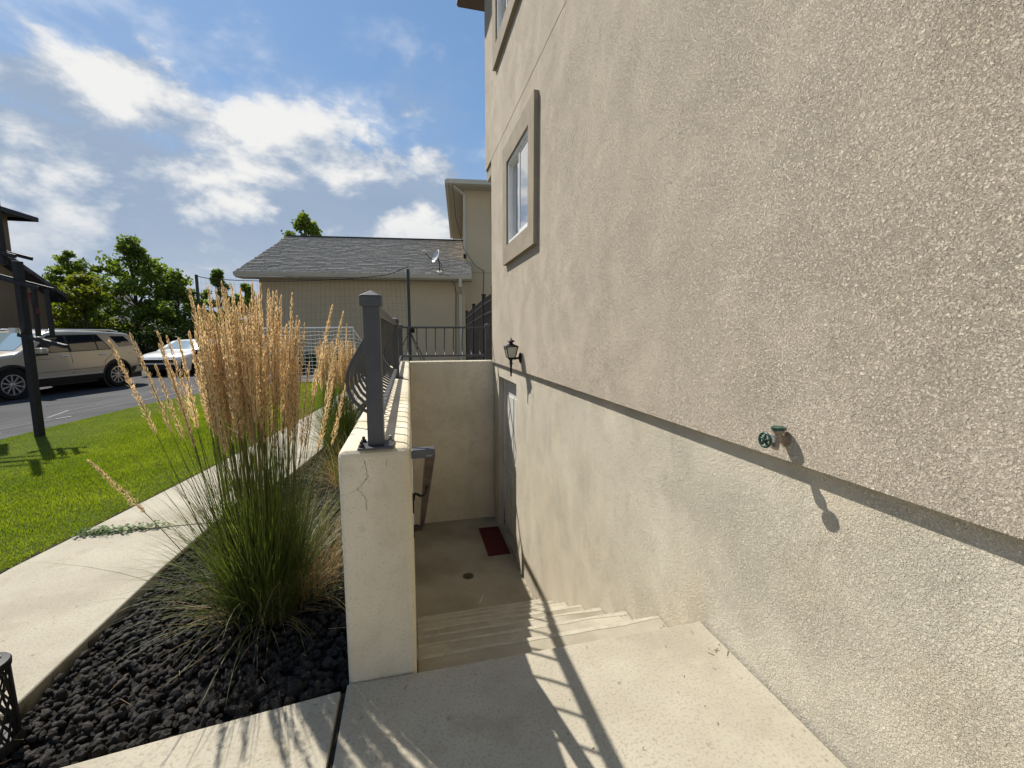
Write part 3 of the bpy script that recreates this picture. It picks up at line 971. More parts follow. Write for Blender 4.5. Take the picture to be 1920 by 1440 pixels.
MB().box(XW + 0.01, DY0, ZF, XW + 0.2, DY1, ZF + 0.03).build('threshold', 'concrete_dark', door)

mat_ = root('doormat', (1.0, 5.1, ZF), 'dark red ribbed doormat at the basement door', 'doormat')
MB().box(0.85, 4.755, ZF + 0.001, XW - 0.02, 5.50, ZF + 0.014).build('backing', 'door_mat', mat_, bevel=0.004)
for k in range(16):
    y = 4.79 + k * 0.0445
    MB().box(0.875, y, ZF + 0.0142, XW - 0.045, y + 0.022, ZF + 0.019).build('rib', 'door_mat', mat_)

# ------------------------------------------------------------------ wall lantern
LY, LX, LZ = 4.267, 1.012, 0.92
la = root('wall_lantern', (XU, LY, LZ), 'small black coach lantern with frosted panes on the stucco wall', 'lamp')
MB().lathe([(0.055, 0), (0.055, 0.006), (0.042, 0.012), (0.03, 0.014), (0.012, 0.022)], (XU, LY, LZ + 0.005), axis=(-1, 0, 0), n=12).build('wall_plate', 'black_metal', la, smooth=True, angle=0.6)
MB().tube([(XU - 0.015, LY, LZ + 0.005), (XU - 0.04, LY, LZ + 0.0), (XU - 0.065, LY, LZ - 0.004), (LX, LY, LZ + 0.004)], 0.011, 8).build('arm', 'black_metal', la, smooth=True)
MB().lathe([(0.001, -0.19), (0.006, -0.182), (0.013, -0.172), (0.007, -0.166), (0.010, -0.155), (0.011, -0.09), (0.013, -0.06), (0.026, -0.052), (0.014, -0.045), (0.016, -0.02),
            (0.03, -0.005), (0.034, 0.006)], (LX, LY, LZ), n=10).build('tail', 'black_metal', la, smooth=True, angle=0.7)
zb, zt, rb, rt = LZ + 0.01, LZ + 0.118, 0.042, 0.066
co = lambda r, k: (LX + r * math.cos(math.pi / 4 + k * math.pi / 2) * 1.25, LY + r * math.sin(math.pi / 4 + k * math.pi / 2) * 1.25)
for k in range(4):
    a, b = co(rb, k), co(rt, k)
    MB().bar((*a, zb), (*b, zt), 0.008, 0.008, up=(math.cos(math.pi / 4 + k * math.pi / 2), math.sin(math.pi / 4 + k * math.pi / 2), 0.2)).build('corner_bar', 'black_metal', la)
    c, d = co(rb * .93, (k + 1) % 4), co(rt * .93, (k + 1) % 4)
    a, b = co(rb * .93, k), co(rt * .93, k)
    n_ = Vector((math.cos((k + 1) * math.pi / 2), math.sin((k + 1) * math.pi / 2), 0)) * 0.002
    MB().extr([(*a, zb), (*c, zb), (*d, zt), (*b, zt)], n_).build('pane', 'lamp_glass', la)
MB().lathe([(rb * 1.32, 0), (rb * 1.32, 0.008)], (LX, LY, zb - 0.006), n=4, a0=math.pi / 4).build('base_ring', 'black_metal', la)
MB().lathe([(rt * 1.42, 0), (rt * 1.42, 0.006), (rt * 1.2, 0.014), (0.03, 0.030), (0.024, 0.034)], (LX, LY, zt - 0.001), n=4, a0=math.pi / 4).build('roof', 'black_metal', la)
MB().lathe([(0.022, 0.0), (0.018, 0.012), (0.03, 0.018), (0.042, 0.026), (0.030, 0.036), (0.012, 0.043), (0.006, 0.05), (0.008, 0.056), (0.001, 0.064)], (LX, LY, zt + 0.031), n=12).build(
    'finial', 'black_metal', la, smooth=True, angle=0.7)
MB().lathe([(0.012, 0), (0.014, 0.02), (0.024, 0.05), (0.018, 0.075), (0.004, 0.085)], (LX, LY, zb + 0.004), n=10).build('bulb', 'lamp_glass', la, smooth=True)

# ------------------------------------------------------------------ hose tap
VY, VZ = 1.05, 0.851
va = root('hose_tap', (XU, VY, VZ), 'old bronze garden tap with green handwheel on the stucco wall', 'tap')
MB().lathe([(0.030, 0), (0.030, 0.004), (0.017, 0.006), (0.015, 0.02), (0.017, 0.024), (0.017, 0.034), (0.014, 0.037), (0.013, 0.06)], (XU + 0.002, VY, VZ), axis=(-1, 0, 0.0), n=16).build(
    'body', 'bronze_old', va, smooth=True, angle=0.5)
MB().lathe([(0.0165, 0), (0.0175, 0.008), (0.015, 0.012), (0.011, 0.018), (0.008, 0.024), (0.006, 0.03)], (XU - 0.056, VY, VZ), axis=(-1, 0, 0), n=6).build('bonnet', 'zinc', va)
MB().tube([(XU - 0.038, VY, VZ), (XU - 0.040, VY, VZ - 0.012), (XU - 0.046, VY - 0.004, VZ - 0.024), (XU - 0.053, VY - 0.006, VZ - 0.034)], [0.012, 0.012, 0.013, 0.014], 12).build('spout', 'bronze_old', va, smooth=True, angle=0.6)
vb = MB().lathe([(0.012, 0.0), (0.012, 0.014), (0.021, 0.022), (0.021, 0.03)], (XU - 0.034, VY, VZ + 0.005), n=12).build('vacuum_breaker', 'bronze_old', va, smooth=True, angle=0.5)
MB().lathe([(0.0255, 0.0), (0.0255, 0.010), (0.023, 0.012)], (XU - 0.034, VY, VZ + 0.036), n=8).build('breaker_cap', 'green_paint', vb)
wx = XU - 0.092
hw = MB()
rim = [(wx, VY + 0.026 * math.cos(t * math.pi / 14), VZ + 0.026 * math.sin(t * math.pi / 14)) for t in range(28)]
nn = len(rim)
hw.tube(rim + [rim[0]], 0.0052, 8, cap=False)
hwo = hw.build('handwheel', 'green_paint', va, smooth=True)
for k in range(5):
    t = 2 * math.pi * k / 5 + 0.3
    MB().tube([(wx - 0.002, VY, VZ), (wx, VY + 0.025 * math.cos(t), VZ + 0.025 * math.sin(t))], [0.006, 0.0045], 6).build('spoke', 'green_paint', hwo, smooth=True)
MB().lathe([(0.010, 0), (0.010, 0.010), (0.004, 0.0105), (0.004, 0.016), (0.002, 0.017)], (wx + 0.006, VY, VZ), axis=(-1, 0, 0), n=10).build('hub', 'green_paint', hwo)
va.scale = (0.8, 0.8, 0.8)
MB().lathe([(0.0045, 0.0), (0.0045, 0.005)], (wx - 0.0045, VY, VZ), axis=(-1, 0, 0), n=6).build('screw', 'zinc', hwo)

# ------------------------------------------------------------------ planting bed with lava rock
BED = [(-1.235, 1.275), (-0.971, 1.304), (-0.674, 1.344), (-0.244, 1.398), (-0.236, 1.42), (-0.236, 6.1)] + [(RE(y) + 0.006, y) for y in (6.1, 5.4, 4.63, 3.8, 3.07, 2.33)]
bed = MB().prism(BED, -0.2, -0.055).build('planting_bed', 'soil')
tag(bed, kind='structure')


def rock_mesh(seed):
    r = random.Random(seed)
    bm = bmesh.new()
    bmesh.ops.create_icosphere(bm, subdivisions=1 if seed >= 100 else 2, radius=1.0)
    off = Vector((r.uniform(0, 50), r.uniform(0, 50), r.uniform(0, 50)))
    sc = Vector((r.uniform(.85, 1.25), r.uniform(.65, .95), r.uniform(.55, .8)))
    for v in bm.verts:
        n = mnoise.noise(v.co * 0.9 + off) * 0.5 + mnoise.noise(v.co * 2.3 + off) * 0.36 + r.uniform(-.07, .07)
        n += mnoise.noise(v.co * 4.5 + off) * 0.22
        v.co = v.co * (1 + n)
        v.co = Vector((v.co.x * sc.x, v.co.y * sc.y, v.co.z * sc.z))
    me = bpy.data.meshes.new('lava_rock')
    bm.to_mesh(me)
    bm.free()
    return me


rmesh = [rock_mesh(i) for i in range(9)]
for me in rmesh:
    me.materials.append(MATS['lava_rock'])
small = []
for i in range(100, 108):
    me = rock_mesh(i)
    V = np.zeros(len(me.vertices) * 3)
    me.vertices.foreach_get('co', V)
    small.append((V.reshape(-1, 3), np.array([p.vertices[:] for p in me.polygons])))

rp = scatter(BED, 7200, lambda x, y: 1.0 if y < 3.2 else 0.55)
order = sorted(range(len(rp)), key=lambda i: (rp[i][0]) ** 2 + (rp[i][1]) ** 2 * 1.0)
near = [i for i in order if rp[i][1] < 1.95 and math.hypot(rp[i][0] + 0.62, rp[i][1] - 1.95) > 0.28]
near = set(near[:300])
PV, PF_, off = [], [], 0
for i, (x, y) in enumerate(rp):
    sz = (0.008 + 0.016 * nr.beta(1.3, 2.0)) * (1.12 if i in near else 0.95)
    # keep the stones in their bed
    if not all(inside(x + dx * sz * .8, y + dy * sz * .8, BED) for dx, dy in ((1, 0), (-1, 0), (0, 1), (0, -1))):
        sz *= 0.55
    rot = Euler((nr.uniform(0, 6.3), nr.uniform(0, 6.3), nr.uniform(0, 6.3)))
    z = -0.055 + sz * 0.5 + nr.uniform(0, 0.022)
    if i in near:
        o = bpy.data.objects.new('lava_rock', rmesh[int(nr.integers(0, 9))])
        COL.objects.link(o)
        o.parent = bed
        o.location = (x, y, z)
        o.rotation_euler = rot
        o.scale = (sz * 1.1,) * 3
    else:
        v, f = small[int(nr.integers(0, 8))]
        M = np.array(rot.to_matrix()) * sz
        PV.append(v @ M.T + np.array([x, y, z]))
        PF_.append(f + off)
        off += len(v)
ro = link('lava_rocks', np_mesh('lava_rocks', np.concatenate(PV), np.concatenate(PF_)), 'lava_rock_mass', bed)
ro['kind'] = 'stuff'
# bits of straw blown over the stones
mb = MB()
for k in range(70):
    x, y = rp[int(nr.integers(0, len(rp)))]
    if y > 3.0 or x < -1.2:
        continue
    a, l = nr.uniform(0, 6.28), nr.uniform(0.015, 0.07)
    z0, z1 = -0.005 + nr.uniform(0, .012), -0.005 + nr.uniform(0, .016)
    mb.tube([(x, y, z0), (x + math.cos(a) * l, y + math.sin(a) * l, z1)], 0.0011, 3)
so = mb.build('straw', 'dry_leaf', bed)
so['kind'] = 'stuff'

# ------------------------------------------------------------------ feather reed grass
def stalk_path(seed):
    r = random.Random(seed)
    bend = r.uniform(0.0, 0.06)
    side = r.uniform(-0.03, 0.03)
    w1, w2 = r.uniform(-.008, .008), r.uniform(-.008, .008)
    pts = []
    for k in range(15):
        t = k / 14
        pts.append(Vector((bend * t ** 2.2 + w1 * math.sin(t * 7), side * t * t + w2 * math.sin(t * 5), t)))
    return pts


def at(pts, t):
    u = t * (len(pts) - 1)
    i = min(int(u), len(pts) - 2)
    return pts[i].lerp(pts[i + 1], u - i)


def plume_mesh(seed, s0):
    r = random.Random(seed * 13 + 5)
    pts = stalk_path(seed)
    mb = MB()
    n = 260
    for k in range(n):
        s = s0 + (1.0 - s0) * (k + r.random()) / n
        u = (s - s0) / (1 - s0)
        c = at(pts, s)
        env = 0.0130 * (min(1, u * 5) ** 0.6) * (1 - u) ** 0.55 + 0.0015
        lump = 0.7 + 0.5 * abs(math.sin(u * 19 + seed))
        a = r.uniform(0, 6.283)
        rad = env * lump * math.sqrt(r.random()) * 1.15
        d = Vector((math.cos(a), math.sin(a), 0))
        p = c + d * rad * 0.5
        l = r.uniform(0.011, 0.021) * (1.05 - 0.4 * u)
        q = p + d * (rad * 0.75) + Vector((0, 0, l))
        wv = Vector((-d.y, d.x, 0)) * r.uniform(0.0014, 0.0027)
        m = p.lerp(q, 0.45) + d * 0.0012
        mb.add([p, m - wv, q, m + wv], [(0, 1, 2), (0, 2, 3)])
    me = mb.mesh('plume', fix=False)
    me.materials.append(MATS['plume'])
    return me


NV = 8
stem_me, plume_me = [], []
for i in range(NV):
    p = stalk_path(i)
    me = MB().tube(p, [0.0021 - 0.0011 * k / 14 for k in range(15)], 4).mesh('stalk', fix=False)
    me.materials.append(MATS['reed_stem'])
    stem_me.append(me)
    plume_me.append(plume_mesh(i, 0.66 + 0.02 * (i % 3)))


def leaf_ribbons(c, n, hmin, hmax, spread, droop, w, r0, zlim=0.0):
    V, F = [], []
    for k in range(n):
        a = nr.uniform(0, 2 * np.pi)
        L = nr.uniform(hmin, hmax)
        d = np.array([math.cos(a), math.sin(a)])
        r_ = r0 * math.sqrt(nr.random())
        tilt = abs(nr.normal(0, spread)) + 0.03
        dr = nr.uniform(0.3, 1.0) * droop
        a2 = a + nr.normal(0, 0.25)
        seg = 7
        p = np.array([c[0] + d[0] * r_, c[1] + d[1] * r_, c[2]])
        wv = np.array([-math.sin(a2), math.cos(a2), 0]) * w * nr.uniform(.6, 1.2)
        ang = tilt
        base = len(V)
        for s in range(seg + 1):
            t = s / seg
            ww = wv * (1 - t ** 1.5) * (0.55 + 0.45 * min(1, t * 4))
            V.append(p - ww)
            V.append(p + ww)
            st = L / seg
            p = p + np.array([math.cos(a2) * math.sin(ang) * st, math.sin(a2) * math.sin(ang) * st, math.cos(ang) * st])
            if p[2] < zlim:
                p[2] = zlim
            ang += dr * (0.25 + t) / seg * 1.9
        for s in range(seg):
            b = base + 2 * s
            F.append((b, b + 1, b + 3, b + 2))
    return np.array(V), np.array(F)


def reed_clump(x, y, nst, hmin, hmax, label, seed, r0, tiltmax, nleaf, extra=()):
    g = root('reed_grass', (x, y, -0.03), label, 'ornamental grass', 'feather reed grasses in the bed')
    r = random.Random(seed)
    specs = []
    for k in range(nst):
        a = r.uniform(0, 6.283)
        q = math.sqrt(r.random())
        specs.append((a, q * r0, tiltmax * q ** 1.5 * r.uniform(0.5, 1.1), hmin + (hmax - hmin) * r.random() ** 0.85 * (1.0 - 0.16 * q)))
    specs += list(extra)
    for i, (a, rad, tilt, h) in enumerate(specs):
        k = r.randrange(NV)
        o = bpy.data.objects.new('flower_stalk', stem_me[k])
        COL.objects.link(o)
        o.parent = g
        o.location = (math.cos(a) * rad, math.sin(a) * rad, 0)
        o.rotation_euler = Euler((0, tilt, a + r.uniform(-.3, .3)), 'XYZ')
        o.scale = (1, 1, h)
        p = bpy.data.objects.new('plume', plume_me[k])
        COL.objects.link(p)
        p.parent = o
    V, F = leaf_ribbons((x, y, -0.03), nleaf, 0.42, 0.88, 0.24, 0.65, 0.0031, r0 * 1.05)
    V2, F2 = leaf_ribbons((x, y, -0.03), int(nleaf * 1.25), 0.28, 0.60, 0.52, 1.35, 0.0028, r0 * 1.25)
    V3, F3 = leaf_ribbons((x, y, -0.03), nleaf // 2, 0.6, 1.1, 0.10, 0.12, 0.0022, r0)
    lo = link('leaves', np_mesh('leaves', np.concatenate([V, V2, V3]), np.concatenate([F, F2 + len(V), F3 + len(V) + len(V2)])), 'reed_leaf', g)
    lo['kind'] = 'stuff'
    return g


# the stray stalks that lean out of the near clump towards the drive and the wall
EX = [(math.pi * 0.93, 0.10, 0.25, 1.24), (math.pi * 0.98, 0.12, 0.27, 1.22), (math.pi * 0.90, 0.10, 0.20, 1.22), 
      (math.pi * 0.95, 0.12, 0.20, 1.1), (0.1, 0.08, 0.16, 1.34), (0.2, 0.1, 0.20, 1.32), (-0.1, 0.1, 0.2, 1.05), (0.3, 0.12, 0.22, 1.0),
      (0.0, 0.1, 0.13, 1.05), (math.pi * 1.1, 0.1, 0.52, 0.85), (math.pi * 0.97, 0.10, 0.17, 1.18), (math.pi * 1.0, 0.10, 0.15, 1.22), (math.pi * 1.15, 0.1, 0.14, 1.12)]
g1 = reed_clump(-0.645, 1.97, 128, 1.05, 1.43, 'tall golden feather reed grass clump in front, left of the cracked wall end', 5, 0.125, 0.055, 620, EX)
V, F = leaf_ribbons((-0.50, 2.08, -0.03), 220, 0.35, 0.62, 0.55, 1.5, 0.0017, 0.13, -0.01)
o = link('dry_leaves', np_mesh('dry_leaves', V, F), 'dry_leaf', g1)
o['kind'] = 'stuff'
V, F = leaf_ribbons((-0.645, 1.95, -0.035), 240, 0.12, 0.34, 0.75, 1.1, 0.0020, 0.17, -0.02)
o = link('thatch', np_mesh('thatch', V, F), 'dry_leaf', g1)
o['kind'] = 'stuff'
g2 = reed_clump(-0.72, 4.62, 110, 0.88, 1.18, 'smaller golden feather reed grass clump beside the side wall, behind the grey post', 11, 0.12, 0.06, 420, [(0.3, 0.05, 0.03, 1.30)])
V, F = leaf_ribbons((-0.5, 3.55, -0.04), 220, 0.3, 0.55, 0.6, 1.3, 0.0018, 0.18, -0.01)
g3 = root('low_grass_tuft', (-0.5, 3.55, -0.04), 'low spreading tuft of straw and green grass between the two reed clumps', 'ornamental grass')
o = link('dry_leaves', np_mesh('dry_leaves', V, F), 'dry_leaf', g3)
o['kind'] = 'stuff'
V, F = leaf_ribbons((-0.52, 3.6, -0.04), 200, 0.3, 0.55, 0.5, 1.3, 0.0022, 0.16, -0.01)
o = link('leaves', np_mesh('leaves', V, F), 'reed_leaf', g3)
o['kind'] = 'stuff'

# weeds in the path joint
wd = root('joint_weeds', (-1.75, 2.91, 0), 'creeping green weeds in the path joint near the lawn', 'weeds')
mb = MB()
mb2 = MB()
for k in range(420):
    t = nr.beta(1.2, 2.0)
    x = -1.93 + t * 0.52
    y = 2.905 + nr.normal(0, 0.016 + 0.02 * max(0, 0.45 - abs(t - 0.35)))
    z = nr.uniform(0.002, 0.03)
    a = nr.uniform(0, 6.28)
    l, w = nr.uniform(0.010, 0.022), nr.uniform(0.005, 0.009)
    d, s = Vector((math.cos(a), math.sin(a), nr.uniform(0, .6))) * l, Vector((-math.sin(a), math.cos(a), nr.uniform(-.3, .3))) * w
    p = Vector((x, y, z))
    mb.add([p, p + d * .5 - s, p + d, p + d * .5 + s], [(0, 1, 2, 3)])
for k in range(24):
    x = -1.93 + nr.random() * 0.5
    mb2.tube([(x, 2.905, 0.0), (x + nr.uniform(-.05, .05), 2.905 + nr.uniform(-.03, .03), 0.008)], 0.001, 3)
o = mb.build('leaves', 'weed_leaf', wd, fix=False)
o['kind'] = 'stuff'
mb2.build('stems', 'weed_leaf', wd)['kind'] = 'stuff'

# ------------------------------------------------------------------ path lights
def path_light(x, y, z, h, r, label):
    t = root('path_light', (x, y, z), label, 'garden light', 'black lattice path lights')
    MB().lathe([(0.004, -0.09), (0.012, -0.02), (0.012, 0.012), (r * 0.9, 0.014), (r * 1.22, 0.02), (r * 1.22, 0.028), (r * 1.16, 0.05), (r * 1.1, 0.052)], (x, y, z), n=24).build('base', 'black_metal', t, smooth=True, angle=0.5)
    cp = MB().lathe([(r * 1.0, h - 0.022), (r * 1.14, h - 0.02), (r * 1.16, h - 0.006), (r * 1.1, h), (r * 0.4, h + 0.003)], (x, y, z), n=28).build('cap', 'black_metal', t, smooth=True, angle=0.5)
    MB().box(x - r * .55, y - r * .55, z + h + 0.0025, x + r * .55, y + r * .55, z + h + 0.006).build('solar_panel', 'solar_panel', cp)
    za, zb = z + 0.05, z + h - 0.02
    for k in range(4):
        a = k * math.pi / 2 + 0.5
        rr = r * 1.03
        p = Vector((math.cos(a), math.sin(a), 0))
        MB().bar((x + p.x * rr * 1.06, y + p.y * rr * 1.06, za - 0.002), (x + p.x * rr, y + p.y * rr, zb + 0.002), 0.012, 0.004, up=p).build('strut', 'black_metal', t)
    # lattice: a jittered web round the drum
    lat = MB()
    nu, nv = 18, 7
    jit = {}
    rr_ = random.Random(int(x * 100))
    for i in range(nu):
        for jv in range(nv + 1):
            jit[i, jv] = ((i + 0.5 * (jv % 2) + rr_.uniform(-.28, .28)) / nu * 2 * math.pi, za + (zb - za) * min(1, max(0, (jv + (rr_.uniform(-.25, .25) if 0 < jv < nv else 0)) / nv)))
    pt = lambda i, jv: (x + r * math.cos(jit[i % nu, jv][0]), y + r * math.sin(jit[i % nu, jv][0]), jit[i % nu, jv][1])
    for i in range(nu):
        for jv in range(nv):
            tgt = [(i, jv + 1)] if rr_.random() < .8 else []
            tgt.append(((i - 1) if jv % 2 == 0 else (i + 1), jv + 1))
            for q in tgt:
                a, b = Vector(pt(i, jv)), Vector(pt(*q))
                lat.bar(a, b, 0.0032, 0.005, up=(a.x - x, a.y - y, 0))
    lat.build('lattice', 'black_metal', t)
    MB().lathe([(r * 0.3, 0.05), (r * 0.3, 0.12), (r * 0.2, 0.13)], (x, y, z), n=12).build('bulb', 'lamp_glass', t, smooth=True)
    return t


path_light(-1.20, 1.42, -0.045, 0.285, 0.05, 'black lattice garden light at the near corner of the lava rock bed')
path_light(-0.853, 4.667, -0.02, 0.275, 0.038, 'small black lattice garden light beside the path by the farther reed grass')
# a small pale feather on the stairwell floor
fe = root('feather', (0.62, 3.95, ZF), 'small pale feather lying on the stairwell floor', 'feather')
MB().extr([(0.60, 3.90, ZF + 0.003), (0.615, 3.91, ZF + 0.003), (0.66, 4.0, ZF + 0.004), (0.667, 4.03, ZF + 0.004), (0.645, 3.99, ZF + 0.003)], (0, 0, 0.002)).build('vane', 'feather', fe)
MB().tube([(0.595, 3.885, ZF + 0.004), (0.635, 3.96, ZF + 0.006), (0.667, 4.032, ZF + 0.005)], 0.0015, 4).build('quill', 'feather', fe)

# bits of straw and grit gathered on the landing and in the step corners by the wall
mb = MB()
for k in range(90):
    if k < 45:
        st_ = int(nr.integers(0, 8))
        x, y, z = XW - 0.02 - abs(nr.normal(0, 0.035)), YS + st_ * RUN - 0.02 - nr.random() * 0.22, -st_ * RISE + 0.002
    else:
        x, y, z = nr.uniform(-0.2, XW - 0.03), nr.uniform(0.4, YS - 0.03), 0.002
    a, l = nr.uniform(0, 6.28), nr.uniform(0.004, 0.03 if k < 45 else 0.009)
    mb.tube([(x, y, z), (min(XW - 0.012, x + math.cos(a) * l), y + math.sin(a) * l, z + nr.uniform(0, .006))], 0.0012, 3)
o = mb.build('debris', 'dry_leaf', stairs)
o['kind'] = 'stuff'

# ------------------------------------------------------------------ neighbouring buildings
CY, SY = math.cos(YAW), math.sin(YAW)


def C(l, d):
    """the street's own frame: l metres to the right, d metres ahead"""
    return (d * SY + l * CY, d * CY - l * SY)


GU, GN = Vector((0.993, -0.115, 0)).normalized(), Vector((0.115, 0.993, 0)).normalized()
G0 = Vector((-5.71, 16.63, 0))


def G(s, t, z):
    p = G0 + GU * s + GN * t
    return Vector((p.x, p.y, z))


def gbox(mb, s0, t0, z0, s1, t1, z1):
    q = [G(s0, t0, z0), G(s1, t0, z0), G(s1, t1, z0), G(s0, t1, z0)]
    return mb.extr(q, (0, 0, z1 - z0))


garage = root('garage', G(4, 4, -0.12), 'single-storey tan garage with grey shingle roof and cream gutter behind the railing', 'garage')
GL = 8.03
gbox(MB(), 0.55, 0.5, -0.3, GL - 0.25, 7.0, 3.12).build('wall', 'house_stucco', garage)
EZ = 3.28
RZ = 5.19
sh0, sh1, sh2, sh3 = G(0, 0, EZ), G(GL, 0, EZ), G(GL, 3.41, RZ), G(0.55, 3.41, RZ)
ro_ = MB()
ro_.extr([sh0, sh1, sh2, sh3], (0, 0, -0.10))
ro_.extr([G(0.55, 3.41, RZ - 0.002), G(GL, 3.41, RZ - 0.002), G(GL, 7.4, EZ), G(0, 7.4, EZ)], (0, 0, -0.10))
roof = ro_.build('roof', 'roof_under', garage)
# shingle tabs, course by course
V, F = [], []
rows = 27
upn = (sh3 - sh0).normalized()
nrm = GU.cross((G(0, 3.41, RZ) - G(0, 0, EZ)).normalized())
if nrm.z < 0:
    nrm = -nrm
for rI in range(rows):
    t0, t1 = rI / rows, (rI + 1) / rows + 0.01
    sl0 = 0.55 * t0
    x = sl0 + (0 if rI % 2 == 0 else -0.14) + nr.uniform(-.05, .05)
    while x < GL:
        wd_ = nr.uniform(0.20, 0.40)
        a, b = max(x, sl0), min(x + wd_ - 0.012, GL)
        x += wd_
        if b - a < 0.03:
            continue
        th = nr.choice([0.010, 0.018, 0.026, 0.03])
        y0 = t0 - nr.uniform(0, 0.006)
        q = []
        for (ss, tt, h) in ((a, y0, th), (b, y0, th), (b, t1, 0.004), (a, t1, 0.004), (a, y0, -0.002), (b, y0, -0.002)):
            p = G(ss, 3.41 * tt, EZ + (RZ - EZ) * tt) + nrm * h
            q.append(tuple(p))
        n0 = len(V)
        V += q
        F += [(n0, n0 + 1, n0 + 2, n0 + 3), (n0 + 4, n0 + 5, n0 + 1, n0)]
o = link('shingles', np_mesh('shingles', np.array(V), np.array(F)), 'shingle', roof)
o['kind'] = 'stuff'
MB().bar(G(0.5, 3.41, RZ + 0.01), G(GL, 3.41, RZ + 0.01), 0.24, 0.03).build('ridge_cap', 'shingle_dark', roof)
gt = MB()
gt.extr([G(0, -0.13, EZ - 0.02), G(0, 0.0, EZ - 0.02), G(0, 0.0, EZ - 0.15), G(0, -0.09, EZ - 0.15), G(0, -0.11, EZ - 0.1)], GU * GL)
gt.build('gutter', 'gutter_cream', roof)
gbox(MB(), 0, 0.0, EZ - 0.19, GL, 0.55, EZ - 0.155).build('soffit', 'soffit', roof)
dsx = GL - 0.42
ds = MB()
ds.bar(G(dsx, -0.06, EZ - 0.15), G(dsx, -0.06, EZ - 0.42), 0.11, 0.09, up=GN)
ds.bar(G(dsx, -0.06, EZ - 0.40), G(dsx, 0.44, EZ - 0.62), 0.10, 0.08)
ds.bar(G(dsx, 0.44, EZ - 0.58), G(dsx, 0.44, -0.1), 0.10, 0.08, up=GN)
ds.build('downspout', 'gutter_cream', garage)
MB().tube([G(dsx - 0.75, -0.1, EZ), G(dsx - 0.4, -0.12, EZ - 0.05), G(dsx - 0.2, 0.2, EZ - 0.3), G(dsx - 0.16, 0.47, EZ - 0.6), G(dsx - 0.18, 0.47, 1.6), G(dsx - 0.2, 0.47, 0.4)], 0.012, 5).build('cable', 'black_metal', garage)

# satellite dish on the garage roof
dpos = G(6.86, 0.22, EZ + 0.14)
dish = root('satellite_dish', dpos, 'grey satellite dish on the garage roof edge', 'satellite dish')
MB().lathe([(0.11, -0.02), (0.11, 0.01)], dpos, axis=nrm, n=10).build('foot', 'gutter_cream', dish)
hd = dpos + Vector((-0.12, 0, 0.62))
MB().tube([dpos, dpos + Vector((0.03, 0, 0.22)), hd + Vector((0.08, 0.06, -0.06))], 0.022, 8).build('mast', 'black_metal', dish)
MB().tube([dpos + Vector((0.12, -.1, 0)), dpos + Vector((0.1, 0, 0.3)), hd + Vector((0.06, 0.06, -0.1))], 0.012, 6).build('brace', 'black_metal', dish)
dax = Vector((-0.82, -0.34, 0.30)).normalized()
MB().lathe([(0.02, -0.07), (0.12, -0.055), (0.2, -0.025), (0.265, 0.012), (0.28, 0.03), (0.272, 0.034), (0.2, -0.012), (0.12, -0.042), (0.02, -0.055)], hd, axis=dax, n=28).build('reflector', 'dish_grey', dish, smooth=True, angle=0.8)
MB().tube([hd + Vector((0.05, 0.02, -0.2)), hd + dax * 0.3 + Vector((0, 0, -0.2)), hd + dax * 0.56 + Vector((0, 0, -0.06))], 0.016, 6).build('feed_arm', 'black_metal', dish)
dish.scale = (0.86, 0.86, 0.86)
MB().lathe([(0.03, 0), (0.05, 0.03), (0.055, 0.1), (0.04, 0.12)], hd + dax * 0.62 + Vector((0, 0, -0.03)), axis=-dax, n=10).build('receiver', 'dish_grey', dish)

# two-storey house behind the garage's right end
tall = root('house', G(9, 4, -0.12), 'two-storey tan neighbouring house with cream eave behind the garage roof', 'house')
TS, TT, TZ = 7.78, 1.15, 6.62
gbox(MB(), TS, TT, -0.3, TS + 7, TT + 8, TZ).build('wall', 'house_stucco', tall)
rt_ = MB()
e0, e1, e2, e3 = G(TS - 0.55, TT - 0.55, TZ + 0.12), G(TS + 7.5, TT - 0.55, TZ + 0.12), G(TS + 7.5, TT + 8.5, TZ + 0.12), G(TS - 0.55, TT + 8.5, TZ + 0.12)
r0_, r1_ = G(TS + 3.4, TT + 3.7, TZ + 1.5), G(TS + 3.4, TT + 4.3, TZ + 1.5)
rt_.add([e0, e1, e2, e3, r0_, r1_], [(0, 1, 4), (1, 2, 5, 4), (2, 3, 5), (3, 0, 4, 5)])
rfo2 = rt_.build('roof', 'shingle', tall)
gbox(MB(), TS - 0.55, TT - 0.55, TZ - 0.05, TS + 7.5, TT - 0.0, TZ - 0.01).build('soffit', 'soffit', rfo2)
gbox(MB(), TS - 0.55, TT, TZ - 0.05, TS - 0.0, TT + 8.5, TZ - 0.01).build('soffit', 'soffit', rfo2)
gbox(MB(), TS - 0.62, TT - 0.67, TZ - 0.02, TS + 7.5, TT - 0.56, TZ + 0.13).build('gutter', 'gutter_cream', rfo2)
gbox(MB(), TS - 0.68, TT - 0.56, TZ - 0.02, TS - 0.56, TT + 8.5, TZ + 0.13).build('gutter', 'gutter_cream', rfo2)
ds = MB()
ds.bar(G(TS - 0.5, TT - 0.6, TZ - 0.02), G(TS + 0.02, TT - 0.06, TZ - 0.22), 0.09, 0.07)
ds.bar(G(TS + 0.02, TT - 0.06, TZ - 0.2), G(TS + 0.02, TT - 0.06, 4.2), 0.09, 0.07, up=GN)
ds.build('downspout', 'gutter_cream', tall)
wn = MB()
gbox(wn, TS + 1.05, TT - 0.03, TZ - 2.0, TS + 2.6, TT + 0.001, TZ - 0.25)
wn = wn.build('window', 'trim_stucco', tall)
wn.data.materials[0] = MATS['house_stucco']
gbox(MB(), TS + 1.3, TT - 0.05, TZ - 1.8, TS + 2.4, TT - 0.031, TZ - 0.45).build('frame', 'vinyl_white', wn)
